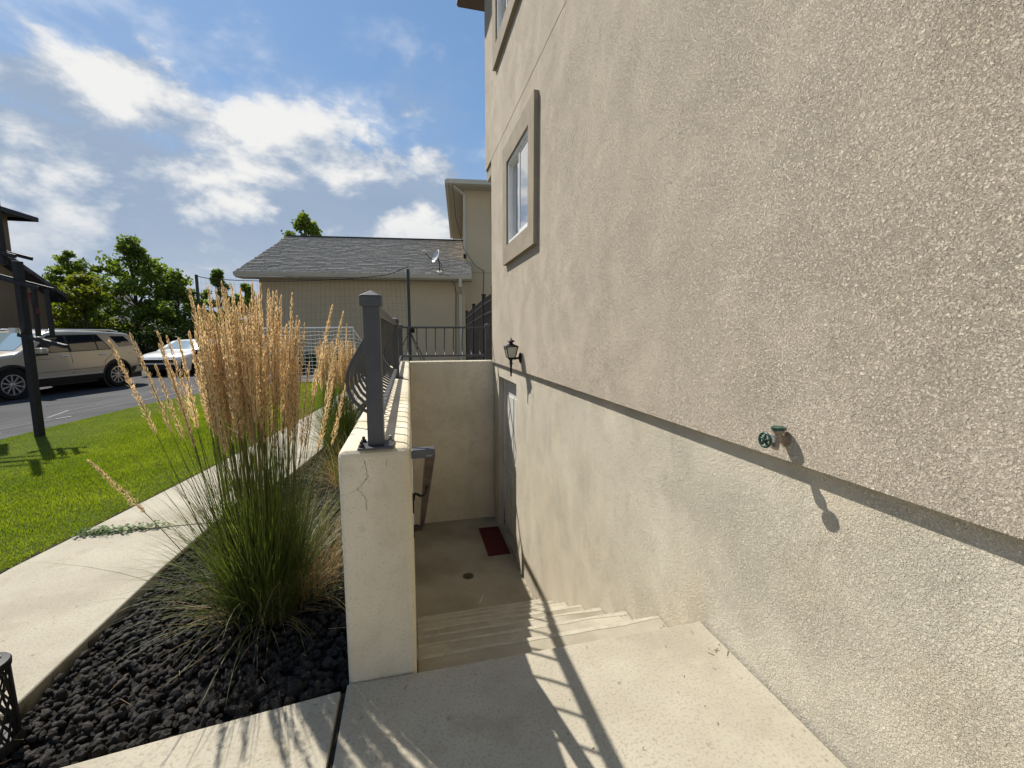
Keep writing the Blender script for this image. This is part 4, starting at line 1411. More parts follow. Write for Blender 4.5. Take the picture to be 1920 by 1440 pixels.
gbox(MB(), TS + 1.36, TT - 0.058, TZ - 1.74, TS + 2.34, TT - 0.051, TZ - 0.51).build('pane', 'car_glass', wn)
gbox(MB(), TS + 0.1, TT - 0.012, 3.52, TS + 3, TT - 0.0, 3.535).build('score_line', 'trim_stucco', tall)
MB().tube([G(TS - 0.4, TT - 0.6, TZ), G(TS - 0.3, TT - 0.65, 5.4), G(TS - 0.02, TT - 0.66, 4.3), G(TS + 0.4, TT - 0.3, 3.75), G(TS + 0.75, TT - 0.02, 3.6)], 0.01, 5).build('cable', 'black_metal', tall)
MB().tube([G(TS + 0.75, TT - 0.03, 3.6), G(TS + 0.72, TT - 0.03, 2.6), G(TS + 0.78, TT - 0.03, 1.2)], 0.01, 5).build('cable', 'black_metal', tall)
MB().lathe([(0.05, 0), (0.06, 0.1), (0.05, 0.16)], G(TS + 0.02, TT - 0.12, 4.04), n=10).build('spotlight', 'black_metal', tall)

# brown house at the far left
def cbox(mb, l0, d0, z0, l1, d1, z1):
    q = [(*C(l0, d0), z0), (*C(l1, d0), z0), (*C(l1, d1), z0), (*C(l0, d1), z0)]
    return mb.extr(q, (0, 0, z1 - z0))


lh = root('house', (-20, 20, -0.5), 'dark brown two-storey house with lower gabled wing at the left edge', 'house')
p = lambda l, d, z: (*C(l, d), z)
MB().box(-27, 6, -0.7, -17.6, 24.9, 6.5).build('wall', 'house_stucco_brown', lh)
m_ = MB()
m_.add([(-27.7, 5.4, 6.58), (-16.95, 5.4, 6.58), (-16.95, 25.55, 6.58), (-27.7, 25.55, 6.58), (-22.3, 10, 8.4), (-22.3, 20.5, 8.4)],
       [(0, 1, 4), (1, 2, 5, 4), (2, 3, 5), (3, 0, 4, 5), (3, 2, 1, 0)])
lr = m_.build('roof', 'shingle_dark', lh)
MB().box(-16.97, 5.4, 6.42, -16.90, 25.6, 6.62).build('fascia', 'black_metal', lr)
MB().box(-27.7, 25.52, 6.42, -16.97, 25.6, 6.62).build('fascia', 'black_metal', lr)
MB().box(-17.62, 24.0, 5.6, -17.57, 24.3, 6.05).build('vent', 'vinyl_white', lh)
MB().extr([(-17.45, 20.5, -0.7), (-17.45, 26.3, -0.7), (-17.45, 26.3, 3.05), (-17.45, 21.5, 5.5), (-17.45, 20.5, 5.5)], (-6, 0, 0)).build('wing_wall', 'house_stucco_brown', lh)
MB().extr([(-16.95, 21.0, 5.82), (-16.95, 26.85, 2.98), (-16.95, 26.95, 3.13), (-16.95, 21.0, 6.02)], (-7, 0, 0)).build('wing_roof', 'shingle_dark', lh)
MB().extr([(-16.98, 26.3, 2.75), (-16.98, 26.9, 2.75), (-16.98, 26.85, 2.96), (-16.98, 26.3, 3.1)], (-0.4, 0, 0)).build('gutter', 'black_metal', lh)

# low roof farther back, mostly behind the trees
fh = root('house', (*C(-36, 34), -0.5), 'distant grey-roofed house between the brown house and the trees', 'house')
cbox(MB(), -44, 33, -0.6, -29.5, 40, 1.95).build('wall', 'house_stucco_brown', fh)
m_ = MB()
m_.add([p(-44.6, 32.4, 1.95), p(-28.9, 32.4, 1.95), p(-28.9, 40.6, 1.95), p(-44.6, 40.6, 1.95), p(-40, 36.5, 4.6), p(-33, 36.5, 4.6)], [(0, 1, 5, 4), (1, 2, 5), (2, 3, 4, 5), (3, 0, 4), (3, 2, 1, 0)])
m_.build('roof', 'shingle_dark', fh)

# ------------------------------------------------------------------ black picket fence past the stairwell
fe_ = root('picket_fence', (1.3, 7.5, -0.12), 'black metal picket fence running back behind the house corner', 'fence')
FP = [Vector((1.26, 6.45, 0)), Vector((1.29, 7.52, 0)), Vector((1.34, 9.06, 0)), Vector((1.40, 10.65, 0))]
FT = [1.80, 1.78, 1.72, 1.66]
pk = MB().box(-0.009, -0.009, 0, 0.009, 0.009, 1.0)
pkme = pk.mesh('picket')
pkme.materials.append(MATS['black_metal_obj'])
for a, b, ta, tb in zip(FP[:-1], FP[1:], FT[:-1], FT[1:]):
    for zz in (-0.10, -0.28, -1.6):
        MB().bar((a.x, a.y, ta + zz), (b.x, b.y, tb + zz), 0.03, 0.035).build('rail', 'black_metal', fe_)
    n = int((b - a).length / 0.11)
    for k in range(1, n):
        q = a.lerp(b, k / n)
        o = bpy.data.objects.new('picket', pkme)
        COL.objects.link(o)
        o.parent = fe_
        o.location = Vector((q.x, q.y, -0.05)) - wloc(fe_)
        o.scale = (1, 1, ta + (tb - ta) * k / n + 0.05)
for a, t in zip(FP, FT):
    ps = MB().box(a.x - 0.03, a.y - 0.03, -0.15, a.x + 0.03, a.y + 0.03, t + 0.06).build('post', 'black_metal', fe_)
    MB().box(a.x - 0.038, a.y - 0.038, t + 0.06, a.x + 0.038, a.y + 0.038, t + 0.08).build('cap', 'black_metal', ps)

# ------------------------------------------------------------------ ball-stop net and goal
bn = root('ball_net', (-3, 14, -0.1), 'tall black ball-stop net hung between two poles in front of the garage', 'sports net')
NA, NB = Vector((-6.26, 15.18, 0)), Vector((0.02, 13.69, 0))
for q, top, lean in ((NA, 2.96, 0.0), (NB, 3.12, 0.0)):
    MB().tube([(q.x, q.y, gz(q.x, q.y) - 0.05), (q.x, q.y, top)], 0.045, 8).build('pole', 'steel_green', bn, smooth=True, angle=0.8)
rope = []
for k in range(21):
    t = k / 20
    q = NA.lerp(NB, t)
    rope.append((q.x, q.y, 2.92 + (3.08 - 2.92) * t - 0.22 * math.sin(math.pi * t) ** 0.6 + (0.12 * sstep(0.9, 1, t))))
MB().tube(rope, 0.012, 5).build('top_rope', 'net_black', bn)
net = MB()
n = 46
for k in range(n + 1):
    t = k / n
    q = NA.lerp(NB, t)
    zt_ = 2.92 + 0.16 * t - 0.22 * math.sin(math.pi * t) ** 0.6 + (0.12 * sstep(0.9, 1, t))
    sway = 0.08 * math.sin(t * 9)
    net.tube([(q.x + sway * math.sin(z_ * 1.1), q.y + 0.05 * math.sin(z_ * 2 + t * 5), z_) for z_ in np.linspace(zt_, 0.1, 8)], 0.0022, 3, cap=False)
for zz in np.linspace(0.15, 2.7, 13):
    net.tube([(NA.lerp(NB, t).x, NA.lerp(NB, t).y, zz + 0.05 * math.sin(t * 7 + zz)) for t in np.linspace(0, 1, 16)], 0.0016, 3, cap=False)
o = net.build('netting', 'net_black', bn)
o['kind'] = 'stuff'
gd = MB()
for (dx, dy) in ((0.65, 0.1), (0.48, -0.5), (-0.7, -0.4)):
    gd.tube([(NB.x, NB.y, 1.25), (NB.x + dx, NB.y + dy, -0.1)], 0.012, 4)
gd.build('guy_lines', 'net_black', bn)
MB().box(NB.x + 0.03, NB.y - 0.05, 1.2, NB.x + 0.15, NB.y + 0.05, 1.38).build('winch', 'net_black', bn)

goal = root('goal', (-2.7, 12.0, -0.12), 'white football goal with a square-mesh net at the far edge of the lawn', 'goal')
GA, GB = Vector((-4.09, 12.38, 0)), Vector((-1.40, 11.75, 0))
gd_ = Vector((GB.y - GA.y, -(GB.x - GA.x), 0)).normalized() * -1.0       # back of the goal, away from the lawn
zg, ztp = -0.13, 1.30
fr_ = MB()
fr_.tube([(GA.x, GA.y, zg), (GA.x, GA.y, ztp), (GB.x, GB.y, ztp + .03), (GB.x, GB.y, zg)], 0.022, 8)
for q in (GA, GB):
    e = q + gd_ * 0.9
    fr_.tube([(q.x, q.y, ztp), (e.x + 0.28, e.y, 0.35), (e.x + 0.28, e.y, zg + .03), (q.x, q.y, zg + .03)], 0.014, 6)
fr_.build('frame', 'net_white', goal, smooth=True, angle=0.9)
nn_ = MB()
for k in range(29):
    q = GA.lerp(GB, k / 28)
    nn_.tube([(q.x + 0.01 * math.sin(k), q.y - 0.02, ztp), (q.x + 0.02 * math.sin(k * 2.1), q.y, 0.6), (q.x, q.y + 0.01, zg)], 0.0042, 3, cap=False)
for k in range(15):
    z_ = zg + (ztp - zg) * (k + 0.5) / 15
    nn_.tube([(GA.lerp(GB, t).x, GA.lerp(GB, t).y, z_ - 0.03 * math.sin(math.pi * t) + 0.012 * math.sin(t * 30 + k)) for t in np.linspace(0, 1, 20)], 0.0042, 3, cap=False)
    e0_ = GB
    e1_ = GB + gd_ * 0.9 * (1 - k / 15 * 0.9)
    nn_.tube([(e0_.x, e0_.y, z_), (e1_.x + 0.28 * (1 - k / 15), e1_.y, z_ - 0.05)], 0.0042, 3, cap=False)
o = nn_.build('netting', 'net_white', goal)
o['kind'] = 'stuff'
kb = MB()
strip_pts = [(-4.32, 10.34), (-3.6, 10.90), (-2.87, 11.23), (-2.0, 11.46), (-1.2, 11.4)]
for a, b in zip(strip_pts[:-1], strip_pts[1:]):
    kb.bar((*a, -0.06), (*b, -0.06), 0.12, 0.14)
tag(kb.build('kerb', 'concrete'), kind='structure')

# ------------------------------------------------------------------ basketball stand at the lawn edge
BX, BY = C(-5.83, 5.16)
bz = gz(BX, BY)
bs = root('basketball_stand', (BX, BY, bz), 'black adjustable basketball post with lift arms at the left lawn edge', 'basketball hoop')


def bp(l, d, z):
    x, y = C(-5.83 + l, 5.16 + d)
    return (x, y, z)


MB().bar(bp(0, 0, bz - 0.1), bp(0, 0, 2.02), 0.072, 0.072, up=C(0, 1) + (0,)).build('pole', 'black_metal', bs, bevel=0.006)
MB().bar(bp(-0.16, 0, 1.98), bp(-0.16, 0, 2.95), 0.05, 0.05, up=C(0, 1) + (0,)).build('upper_post', 'black_metal', bs)
for dd in (-0.085, 0.085):
    MB().bar(bp(-1.3, dd, 2.42), bp(0.09, dd, 2.06), 0.022, 0.04).build('lift_arm', 'black_metal', bs, bevel=0.003)
    MB().bar(bp(-1.3, dd, 2.12), bp(0.30, dd, 1.70), 0.022, 0.04).build('lift_arm', 'black_metal', bs, bevel=0.003)
MB().bar(bp(0.16, 0, 1.74), bp(0.14, 0, 1.14), 0.032, 0.04, up=C(0, 1) + (0,)).build('strut', 'black_metal', bs)
MB().bar(bp(0.30, 0, 1.70), bp(0.31, 0, 1.14), 0.026, 0.04, up=C(0, 1) + (0,)).build('strut', 'black_metal', bs)
MB().bar(bp(0.10, 0, 1.66), bp(0.17, 0, 1.40), 0.035, 0.04, up=C(0, 1) + (0,)).build('height_grip', 'red_plastic', bs, bevel=0.006)
MB().bar(bp(-0.02, -0.06, 1.16), bp(0.52, -0.06, 1.02), 0.05, 0.04).build('crank_arm', 'black_metal', bs)
MB().box(*[c - 0.03 for c in bp(-0.04, -0.09, 1.21)], *[c + 0.03 for c in bp(-0.04, -0.09, 1.21)]).build('height_label', 'vinyl_white', bs)
brd = MB().extr([bp(-2.15, -0.5, 1.93), bp(-1.30, 0.75, 1.93), bp(-1.30, 0.75, 2.9), bp(-2.15, -0.5, 2.9)], Vector(bp(0.03, 0, 0)) - Vector(bp(0, 0.02, 0)))
brd.build('backboard', 'board_grey', bs)
hp = [bp(-2.05 + 0.23 * math.cos(t), 0.35 + 0.23 * math.sin(t), 2.05) for t in np.linspace(0, 2 * math.pi, 25)]
MB().tube(hp, 0.01, 6, cap=False).build('rim', 'red_plastic', bs)

# ------------------------------------------------------------------ cars
def lerp_tab(tab, x):
    return float(np.interp(x, [a for a, _ in tab], [b for _, b in tab]))


class Car:
    def __init__(s, name, loc, rz, label, cat, P):
        s.P = P
        s.r = root(name, loc, label, cat, rz=rz)
        s.belt = P['belt']

    def W(s, x):
        return lerp_tab(s.P['width'], x)

    def top(s, x):
        return lerp_tab(s.P['top'], x)

    def side(s, x, z):
        P = s.P
        w = s.W(x)
        if z <= s.belt:
            return w * (1 - 0.05 * ((z - 0.72) / 0.45) ** 2)
        return w * (1 - 0.05 * ((s.belt - 0.72) / 0.45) ** 2) - (z - s.belt) * P['tumble']

    def low(s, x):
        z = lerp_tab(s.P['low'], x)
        for xa in s.P['axles']:
            d = abs(x - xa)
            R_ = s.P['arch']
            if d < R_:
                z = max(z, s.P['wr'] + math.sqrt(R_ * R_ - d * d))
        return z

    def surf(s, x, v):
        """v 0..1 up the side, 1..2 over the top to the centre line"""
        zl, zt = s.low(x), s.top(x)
        r = min(0.075, (zt - zl) * 0.4)
        if v <= 1:
            z = zl + (zt - r - zl) * v
            return s.side(x, z), z
        yb = s.side(x, zt - r)
        u = v - 1
        if u < 0.3:
            a = u / 0.3 * math.pi / 2
            return yb - r * (1 - math.cos(a)), zt - r + r * math.sin(a)
        f = (u - 0.3) / 0.7
        return (yb - r) * (1 - f), zt + 0.035 * (1 - (1 - f) ** 2)

    def body(s):
        P = s.P
        xs = set(np.round(np.linspace(P['x0'], P['x1'], 90), 4))
        for xa in P['axles']:
            for t in np.linspace(-1, 1, 25):
                xs.add(round(xa + P['arch'] * math.sin(t * math.pi / 2), 4))
        xs = sorted(xs)
        vsamp = [0, .15, .3, .45, .6, .7, .78, .85, .92, 1, 1.1, 1.2, 1.3, 1.5, 1.75, 2.0]
        V, F = [], []
        nv = len(vsamp)
        for x in xs:
            row = [s.surf(x, v) for v in vsamp]
            V += [(x, y, z) for y, z in row] + [(x, -y, z) for y, z in row]
        k = 2 * nv
        for i in range(len(xs) - 1):
            for jv in range(nv - 1):
                a = i * k + jv
                F.append((a, a + k, a + k + 1, a + 1))
                b = i * k + nv + jv
                F.append((b, b + 1, b + k + 1, b + k))
        mb = MB()
        mb.v, mb.f = V, F
        # closing faces at nose and tail
        for base in (0, (len(xs) - 1) * k):
            mb.f.append(tuple([base + j_ for j_ in range(nv)] + [base + nv + j_ for j_ in reversed(range(nv - 1))]))
        o = mb.build('body', P['paint'], s.r, smooth=True, angle=0.6, world=False)
        s.xs = xs
        # dark underbody
        MB().box(P['x0'] + 0.12, -s.W(0) + 0.12, 0.24, P['x1'] - 0.14, s.W(0) - 0.12, 0.6).build('underbody', 'car_black', s.r, world=False)
        return o

    def panel(s, name, poly, m, off=0.006, both=True, parent=None):
        """a plate lying on the body side, outline in (x, z)"""
        out = []
        for sg in ((1, -1) if both else (1,)):
            mb = MB()
            q = [(x, sg * (s.side(x, z) + off), z) for x, z in poly]
            mb.extr(q, (0, -sg * 0.012, 0))
            out.append(mb.build(name, m, parent or s.r, world=False))
        return out

    def sheet(s, name, xa, xb, ha, hb, m, off=0.006, n=8):
        """a plate lying on hood / windscreen / tail between stations xa and xb, half widths ha, hb"""
        V, F = [], []
        for i in range(n + 1):
            t = i / n
            x = xa + (xb - xa) * t
            h = ha + (hb - ha) * t
            zt = s.top(x)
            yb = max(0.05, s.surf(x, 1.3)[0])
            for jv in range(9):
                y = h * (jv / 4 - 1)
                f = 1 - min(1, abs(y) / yb)
                V.append((x, y, zt + 0.035 * (1 - (1 - f) ** 2) + off))
        for i in range(n):
            for jv in range(8):
                a = i * 9 + jv
                F.append((a, a + 1, a + 10, a + 9))
        mb = MB()
        mb.v, mb.f = V, F
        return mb.build(name, m, s.r, smooth=True, world=False)

    def wheels(s, spokes=10):
        P = s.P
        R_, rr = P['wr'], P['rim']
        ty = MB().lathe([(rr, -0.11), (R_ - 0.03, -0.115), (R_, -0.085), (R_, 0.085), (R_ - 0.03, 0.115), (rr, 0.11), (rr, -0.11)], axis=(0, 1, 0), n=36).mesh('wheel')
        ty.materials.append(MATS['tyre'])
        ty.polygons.foreach_set('use_smooth', [True] * len(ty.polygons))
        ty.set_sharp_from_angle(angle=0.6)
        rm = MB()
        rm.lathe([(rr, 0.02), (rr + 0.004, 0.105), (rr - 0.02, 0.108), (rr - 0.03, 0.06), (rr - 0.045, 0.02)], axis=(0, 1, 0), n=36)
        rm.lathe([(0.055, 0.05), (0.06, 0.09), (0.03, 0.098)], axis=(0, 1, 0), n=16)
        for k in range(spokes):
            a = 2 * math.pi * k / spokes
            d = Vector((math.cos(a), 0, math.sin(a)))
            rm.bar(d * 0.04 + Vector((0, 0.082, 0)), d * (rr - 0.02) + Vector((0, 0.088, 0)), 0.032, 0.02, up=(0, 1, 0))
        rmm = rm.mesh('rim')
        rmm.materials.append(MATS['alloy'])
        dk = MB().lathe([(rr - 0.01, 0.0), (rr - 0.01, 0.03), (0.02, 0.034)], axis=(0, 1, 0), n=24).mesh('hub')
        dk.materials.append(MATS['car_black'])
        for xa in P['axles']:
            for sg in (1, -1):
                o = bpy.data.objects.new('wheel', ty)
                COL.objects.link(o)
                o.parent = s.r
                o.location = (xa, sg * (s.W(xa) - 0.125), R_)
                o.rotation_euler = (0, rng.uniform(0, 1), 0 if sg > 0 else math.pi)
                for nm, me in (('rim', rmm), ('hub', dk)):
                    c = bpy.data.objects.new(nm, me)
                    COL.objects.link(c)
                    c.parent = o

    def arches(s, m, w=0.075):
        P = s.P
        for xa in P['axles']:
            pts = []
            a0, a1 = -0.30, math.pi + 0.30
            n = 20
            inner = [(xa + P['arch'] * math.cos(a), P['wr'] + P['arch'] * math.sin(a)) for a in np.linspace(a0, a1, n)]
            outer = [(xa + (P['arch'] + w) * math.cos(a), P['wr'] + (P['arch'] + w) * math.sin(a)) for a in np.linspace(a0, a1, n)]
            for sg in (1, -1):
                V, F = [], []
                for (x, z), (x2, z2) in zip(inner, outer):
                    V += [(x, sg * (s.side(x, max(z, .3)) + 0.012), z), (x2, sg * (s.side(x2, max(z2, .3)) + 0.012), z2), (x, sg * (s.side(x, max(z, .3)) - 0.12), z), (x2, sg * (s.side(x2, max(z2, .3)) - 0.004), z2)]
                for i in range(n - 1):
                    a, b = i * 4, i * 4 + 4
                    F += [(a, b, b + 1, a + 1), (a + 2, b + 2, b, a), (a + 1, b + 1, b + 3, a + 3)]
                mb = MB()
                mb.v, mb.f = V, F
                mb.build('wheel_arch', m, s.r, world=False)
            MB().lathe([(P['arch'] + 0.01, -s.W(xa) + 0.06), (P['arch'] + 0.01, s.W(xa) - 0.06)], (xa, 0, P['wr']), axis=(0, 1, 0), n=24).build('wheel_well', 'car_black', s.r, world=False)

    def seam(s, pts, w=0.010):
        for sg in (1, -1):
            mb = MB()
            for a, b in zip(pts[:-1], pts[1:]):
                pa = Vector((a[0], sg * (s.side(*a) + 0.0015), a[1]))
                pb = Vector((b[0], sg * (s.side(*b) + 0.0015), b[1]))
                mb.bar(pa, pb, w, 0.004, up=(0, sg, 0))
            mb.build('door_seam', 'car_black', s.r, world=False)


SUVP = dict(x0=-2.50, x1=2.44, belt=1.14, tumble=0.30, axles=(1.43, -1.43), wr=0.385, arch=0.455, rim=0.265, paint='car_beige',
            width=[(-2.5, 0.78), (-2.42, 0.89), (-2.2, 0.95), (-1.5, 0.99), (1.4, 0.985), (2.0, 0.95), (2.3, 0.84), (2.44, 0.66)],
            top=[(-2.5, 0.98), (-2.46, 1.16), (-2.40, 1.30), (-2.28, 1.50), (-2.14, 1.665), (-2.0, 1.70), (-1.2, 1.745), (-0.3, 1.762), (0.2, 1.74), (0.42, 1.69), (1.18, 1.21), (1.28, 1.165),
                 (1.9, 1.10), (2.2, 1.03), (2.36, 0.92), (2.44, 0.74)],
            low=[(-2.5, 0.62), (-2.4, 0.45), (-2.0, 0.40), (-1, 0.34), (1, 0.33), (2.0, 0.34), (2.35, 0.36), (2.44, 0.5)])
HF, HB = Vector((-9.76, 13.347)), Vector((-9.058, 16.116))          # near-side wheel faces
hv = (HF - HB).normalized()
hd_ = math.atan2(hv.y, hv.x)
CC = (HF + HB) / 2 - Vector((-hv.y, hv.x)) * 0.96
suv = Car('parked_car', (CC.x, CC.y, gz(-9.5, 13) - 0.03), hd_, 'beige sport utility car parked on the drive behind the basketball post', 'car', SUVP)
suv.body()
suv.wheels(10)
suv.arches('car_black', 0.06)
suv.panel('sill', [(-1.0, 0.335), (1.0, 0.325), (1.0, 0.47), (-1.0, 0.48)], 'car_black', 0.008)
suv.panel('sill_strip', [(-0.92, 0.49), (0.95, 0.475), (0.95, 0.505), (-0.92, 0.52)], 'chrome', 0.014)
suv.panel('rear_bumper', [(-1.93, 0.42), (-1.95, 0.62), (-2.3, 0.64), (-2.42, 0.64), (-2.44, 0.48), (-2.3, 0.41)], 'car_black', 0.012)
suv.panel('front_bumper', [(1.93, 0.36), (1.93, 0.48), (2.3, 0.5), (2.38, 0.5), (2.38, 0.37)], 'car_black', 0.012)
suv.panel('pillar', [(0.95, 1.155), (0.38, 1.63), (-1.02, 1.66), (-1.33, 1.19), (-0.2, 1.16)], 'car_black', 0.004)
suv.panel('side_window', [(0.86, 1.17), (0.36, 1.60), (-0.02, 1.62), (-0.02, 1.175)], 'car_glass', 0.010)
suv.panel('side_window', [(-0.10, 1.18), (-0.10, 1.62), (-0.86, 1.635), (-0.86, 1.195)], 'car_glass', 0.010)
suv.panel('side_window', [(-0.90, 1.197), (-0.90, 1.632), (-1.0, 1.634), (-1.28, 1.205)], 'car_glass', 0.010)
suv.panel('quarter_window', [(-1.42, 1.60), (-1.90, 1.60), (-2.18, 1.30), (-1.62, 1.26)], 'car_glass', 0.008)
suv.sheet('windscreen', 1.16, 0.46, 0.74, 0.60, 'car_glass_pale', 0.008)
suv.sheet('rear_window', -2.40, -2.17, 0.66, 0.60, 'car_glass', 0.008)
suv.seam([(-0.06, 0.53), (-0.06, 0.9), (-0.06, 1.16)])
suv.seam([(0.98, 0.53), (1.0, 0.9), (0.92, 1.16)])
suv.seam([(-1.0, 0.62), (-1.02, 0.85), (-1.3, 1.05), (-1.36, 1.18)])
suv.seam([(2.0, 0.93), (1.0, 0.98), (-2.0, 1.04)], 0.008)
suv.seam([(0.95, 0.63), (-1.0, 0.67)], 0.008)
for x in (0.12, -0.98):
    for sg in (1, -1):
        MB().tube([(x - 0.10, sg * (suv.side(x, 1.05) + 0.01), 1.05), (x - 0.06, sg * (suv.side(x, 1.05) + 0.045), 1.052), (x + 0.06, sg * (suv.side(x, 1.05) + 0.045), 1.05), (x + 0.10, sg * (suv.side(x, 1.05) + 0.01), 1.048)], 0.016, 8).build(
            'door_handle', 'chrome', suv.r, smooth=True, world=False)
for sg in (1, -1):
    y0 = suv.side(0.85, 1.15)
    mr = MB().box(0.72, min(sg * (y0 + 0.05), sg * (y0 + 0.27)), 1.14, 0.92, max(sg * (y0 + 0.05), sg * (y0 + 0.27)), 1.30).build('mirror', 'car_beige', suv.r, bevel=0.035, seg=3, world=False, smooth=True)
    MB().box(0.74, min(sg * (y0 - 0.02), sg * (y0 + 0.26)), 1.10, 0.90, max(sg * (y0 - 0.02), sg * (y0 + 0.26)), 1.16).build('mirror_base', 'car_black', mr, bevel=0.015, world=False)
    yr = suv.side(0, 1.70) - 0.10
    MB().tube([(0.28, sg * yr, 1.735), (0.18, sg * yr, 1.79), (-1.6, sg * (yr - 0.01), 1.795), (-1.85, sg * (yr - 0.01), 1.745)], 0.018, 8).build('roof_rail', 'chrome', suv.r, smooth=True, world=False)
suv.panel('tail_lamp', [(-2.16, 1.10), (-2.20, 1.27), (-2.40, 1.24), (-2.43, 1.06)], 'tail_red', 0.012)
suv.panel('headlamp', [(2.0, 0.86), (2.04, 1.0), (2.26, 0.93), (2.36, 0.80), (2.2, 0.80)], 'lamp_clear', 0.012)
MB().box(2.36, -0.58, 0.58, 2.47, 0.58, 0.86).build('grille', 'car_black', suv.r, bevel=0.02, world=False)
MB().box(-2.54, -0.26, 0.72, -2.49, 0.26, 0.86).build('licence_plate', 'vinyl_white', suv.r, world=False)

SEDP = dict(x0=-2.35, x1=2.36, belt=0.98, tumble=0.42, axles=(1.40, -1.38), wr=0.33, arch=0.385, rim=0.225, paint='car_white',
            width=[(-2.35, 0.72), (-2.2, 0.86), (-1.5, 0.91), (1.4, 0.91), (1.9, 0.87), (2.2, 0.76), (2.36, 0.56)],
            top=[(-2.35, 0.80), (-2.3, 1.0), (-2.2, 1.06), (-1.65, 1.09), (-1.0, 1.37), (-0.4, 1.42), (0.1, 1.405), (0.35, 1.36), (1.08, 0.99), (1.16, 0.965), (1.8, 0.88), (2.15, 0.80), (2.3, 0.70), (2.36, 0.58)],
            low=[(-2.35, 0.5), (-2.2, 0.3), (-1, 0.22), (1, 0.21), (2.0, 0.21), (2.3, 0.24), (2.36, 0.3)])
sx, sy = C(-14.05, 19.0)
sed = Car('parked_car', (sx, sy, gz(-9.5, 13) - 0.03), math.atan2(C(0.10, -1)[1], C(0.10, -1)[0]), 'white saloon car half hidden behind the golden reed grass', 'car', SEDP)
sed.body()
sed.wheels(7)
sed.arches('car_black', 0.012)
sed.sheet('windscreen', 1.06, 0.38, 0.70, 0.54, 'car_glass_pale', 0.008)
sed.sheet('rear_window', -1.6, -1.05, 0.66, 0.54, 'car_glass', 0.008)
sed.panel('side_window', [(0.85, 1.0), (0.30, 1.30), (-0.1, 1.32), (-0.1, 1.0)], 'car_glass', 0.010)
sed.panel('side_window', [(-0.2, 1.0), (-0.2, 1.32), (-0.85, 1.28), (-1.15, 1.02)], 'car_glass', 0.010)
sed.panel('headlamp', [(1.98, 0.62), (2.0, 0.72), (2.2, 0.69), (2.28, 0.60)], 'lamp_clear', 0.012)
MB().box(2.30, -0.60, 0.54, 2.395, 0.60, 0.68).build('grille', 'car_black', sed.r, bevel=0.02, world=False)
MB().box(2.28, -0.72, 0.27, 2.40, 0.72, 0.47).build('lower_grille', 'car_black', sed.r, bevel=0.02, world=False)
MB().box(2.31, -0.66, 0.475, 2.405, 0.66, 0.535).build('bumper', 'car_white', sed.r, bevel=0.015, world=False)
sed.seam([(-0.15, 0.35), (-0.15, 0.95)])
sed.seam([(0.98, 0.35), (0.98, 0.95)])

# dark wheeled bin right of the white car
bx, by = C(-9.55, 13.4)
bn_ = root('wheeled_bin', (bx, by, gz(bx, by) - 0.03), 'dark wheeled bin standing behind the golden reed grass, right of the white car', 'bin')
zb_ = gz(bx, by) - 0.03
MB().add([(bx - .2, by - .22, zb_ + .08), (bx + .2, by - .22, zb_ + .08), (bx + .2, by + .22, zb_ + .08), (bx - .2, by + .22, zb_ + .08), (bx - .27, by - .3, zb_ + .92), (bx + .27, by - .3, zb_ + .92), (bx + .27, by + .3, zb_ + .92), (bx - .27, by + .3, zb_ + .92)],
         [(0, 3, 2, 1), (4, 5, 6, 7), (0, 1, 5, 4), (1, 2, 6, 5), (2, 3, 7, 6), (3, 0, 4, 7)]).build('body', 'bin_plastic', bn_, bevel=0.015)
MB().box(bx - .29, by - .33, zb_ + .925, bx + .29, by + .33, zb_ + .985).build('lid', 'bin_plastic', bn_, bevel=0.015)
for s_ in (-1, 1):
    MB().lathe([(0.1, -0.03), (0.1, 0.03)], (bx + s_ * .22, by + .22, zb_ + .1), axis=(1, 0, 0), n=16).build('wheel', 'tyre', bn_)
MB().tube([(bx - .22, by + .33, zb_ + .9), (bx - .22, by + .38, zb_ + .92), (bx + .22, by + .38, zb_ + .92), (bx + .22, by + .33, zb_ + .9)], 0.015, 6).build('handle', 'bin_plastic', bn_)

# ------------------------------------------------------------------ trees and shrubs
def leaf_cloud(centers, radii, per, size, r):
    """leaf quads scattered through clumps; returns V, F"""
    V, F = [], []
    Cn = np.repeat(centers, per, axis=0)
    Rd = np.repeat(radii, per)
    n = len(Cn)
    d = r.normal(0, 1, (n, 3))
    d /= np.linalg.norm(d, axis=1)[:, None]
    P_ = Cn + d * (Rd * r.random(n) ** 0.6 * r.uniform(0.7, 1.25, n))[:, None] * np.array([1, 1, 0.8])
    a = r.normal(0, 1, (n, 3))
    a /= np.linalg.norm(a, axis=1)[:, None]
    b = np.cross(a, r.normal(0, 1, (n, 3)))
    b /= np.linalg.norm(b, axis=1)[:, None] + 1e-9
    L_ = size * r.uniform(0.6, 1.3, n)[:, None]
    w_ = L_ * 0.42
    nrm_ = np.cross(a, b)
    V = np.stack([P_ - a * L_ * .5, P_ - b * w_ + nrm_ * L_ * .08, P_ + a * L_ * .5, P_ + b * w_ + nrm_ * L_ * .08], 1).reshape(-1, 3)
    F = (np.arange(n)[:, None] * 4 + np.array([0, 1, 2, 3]))
    return V, F


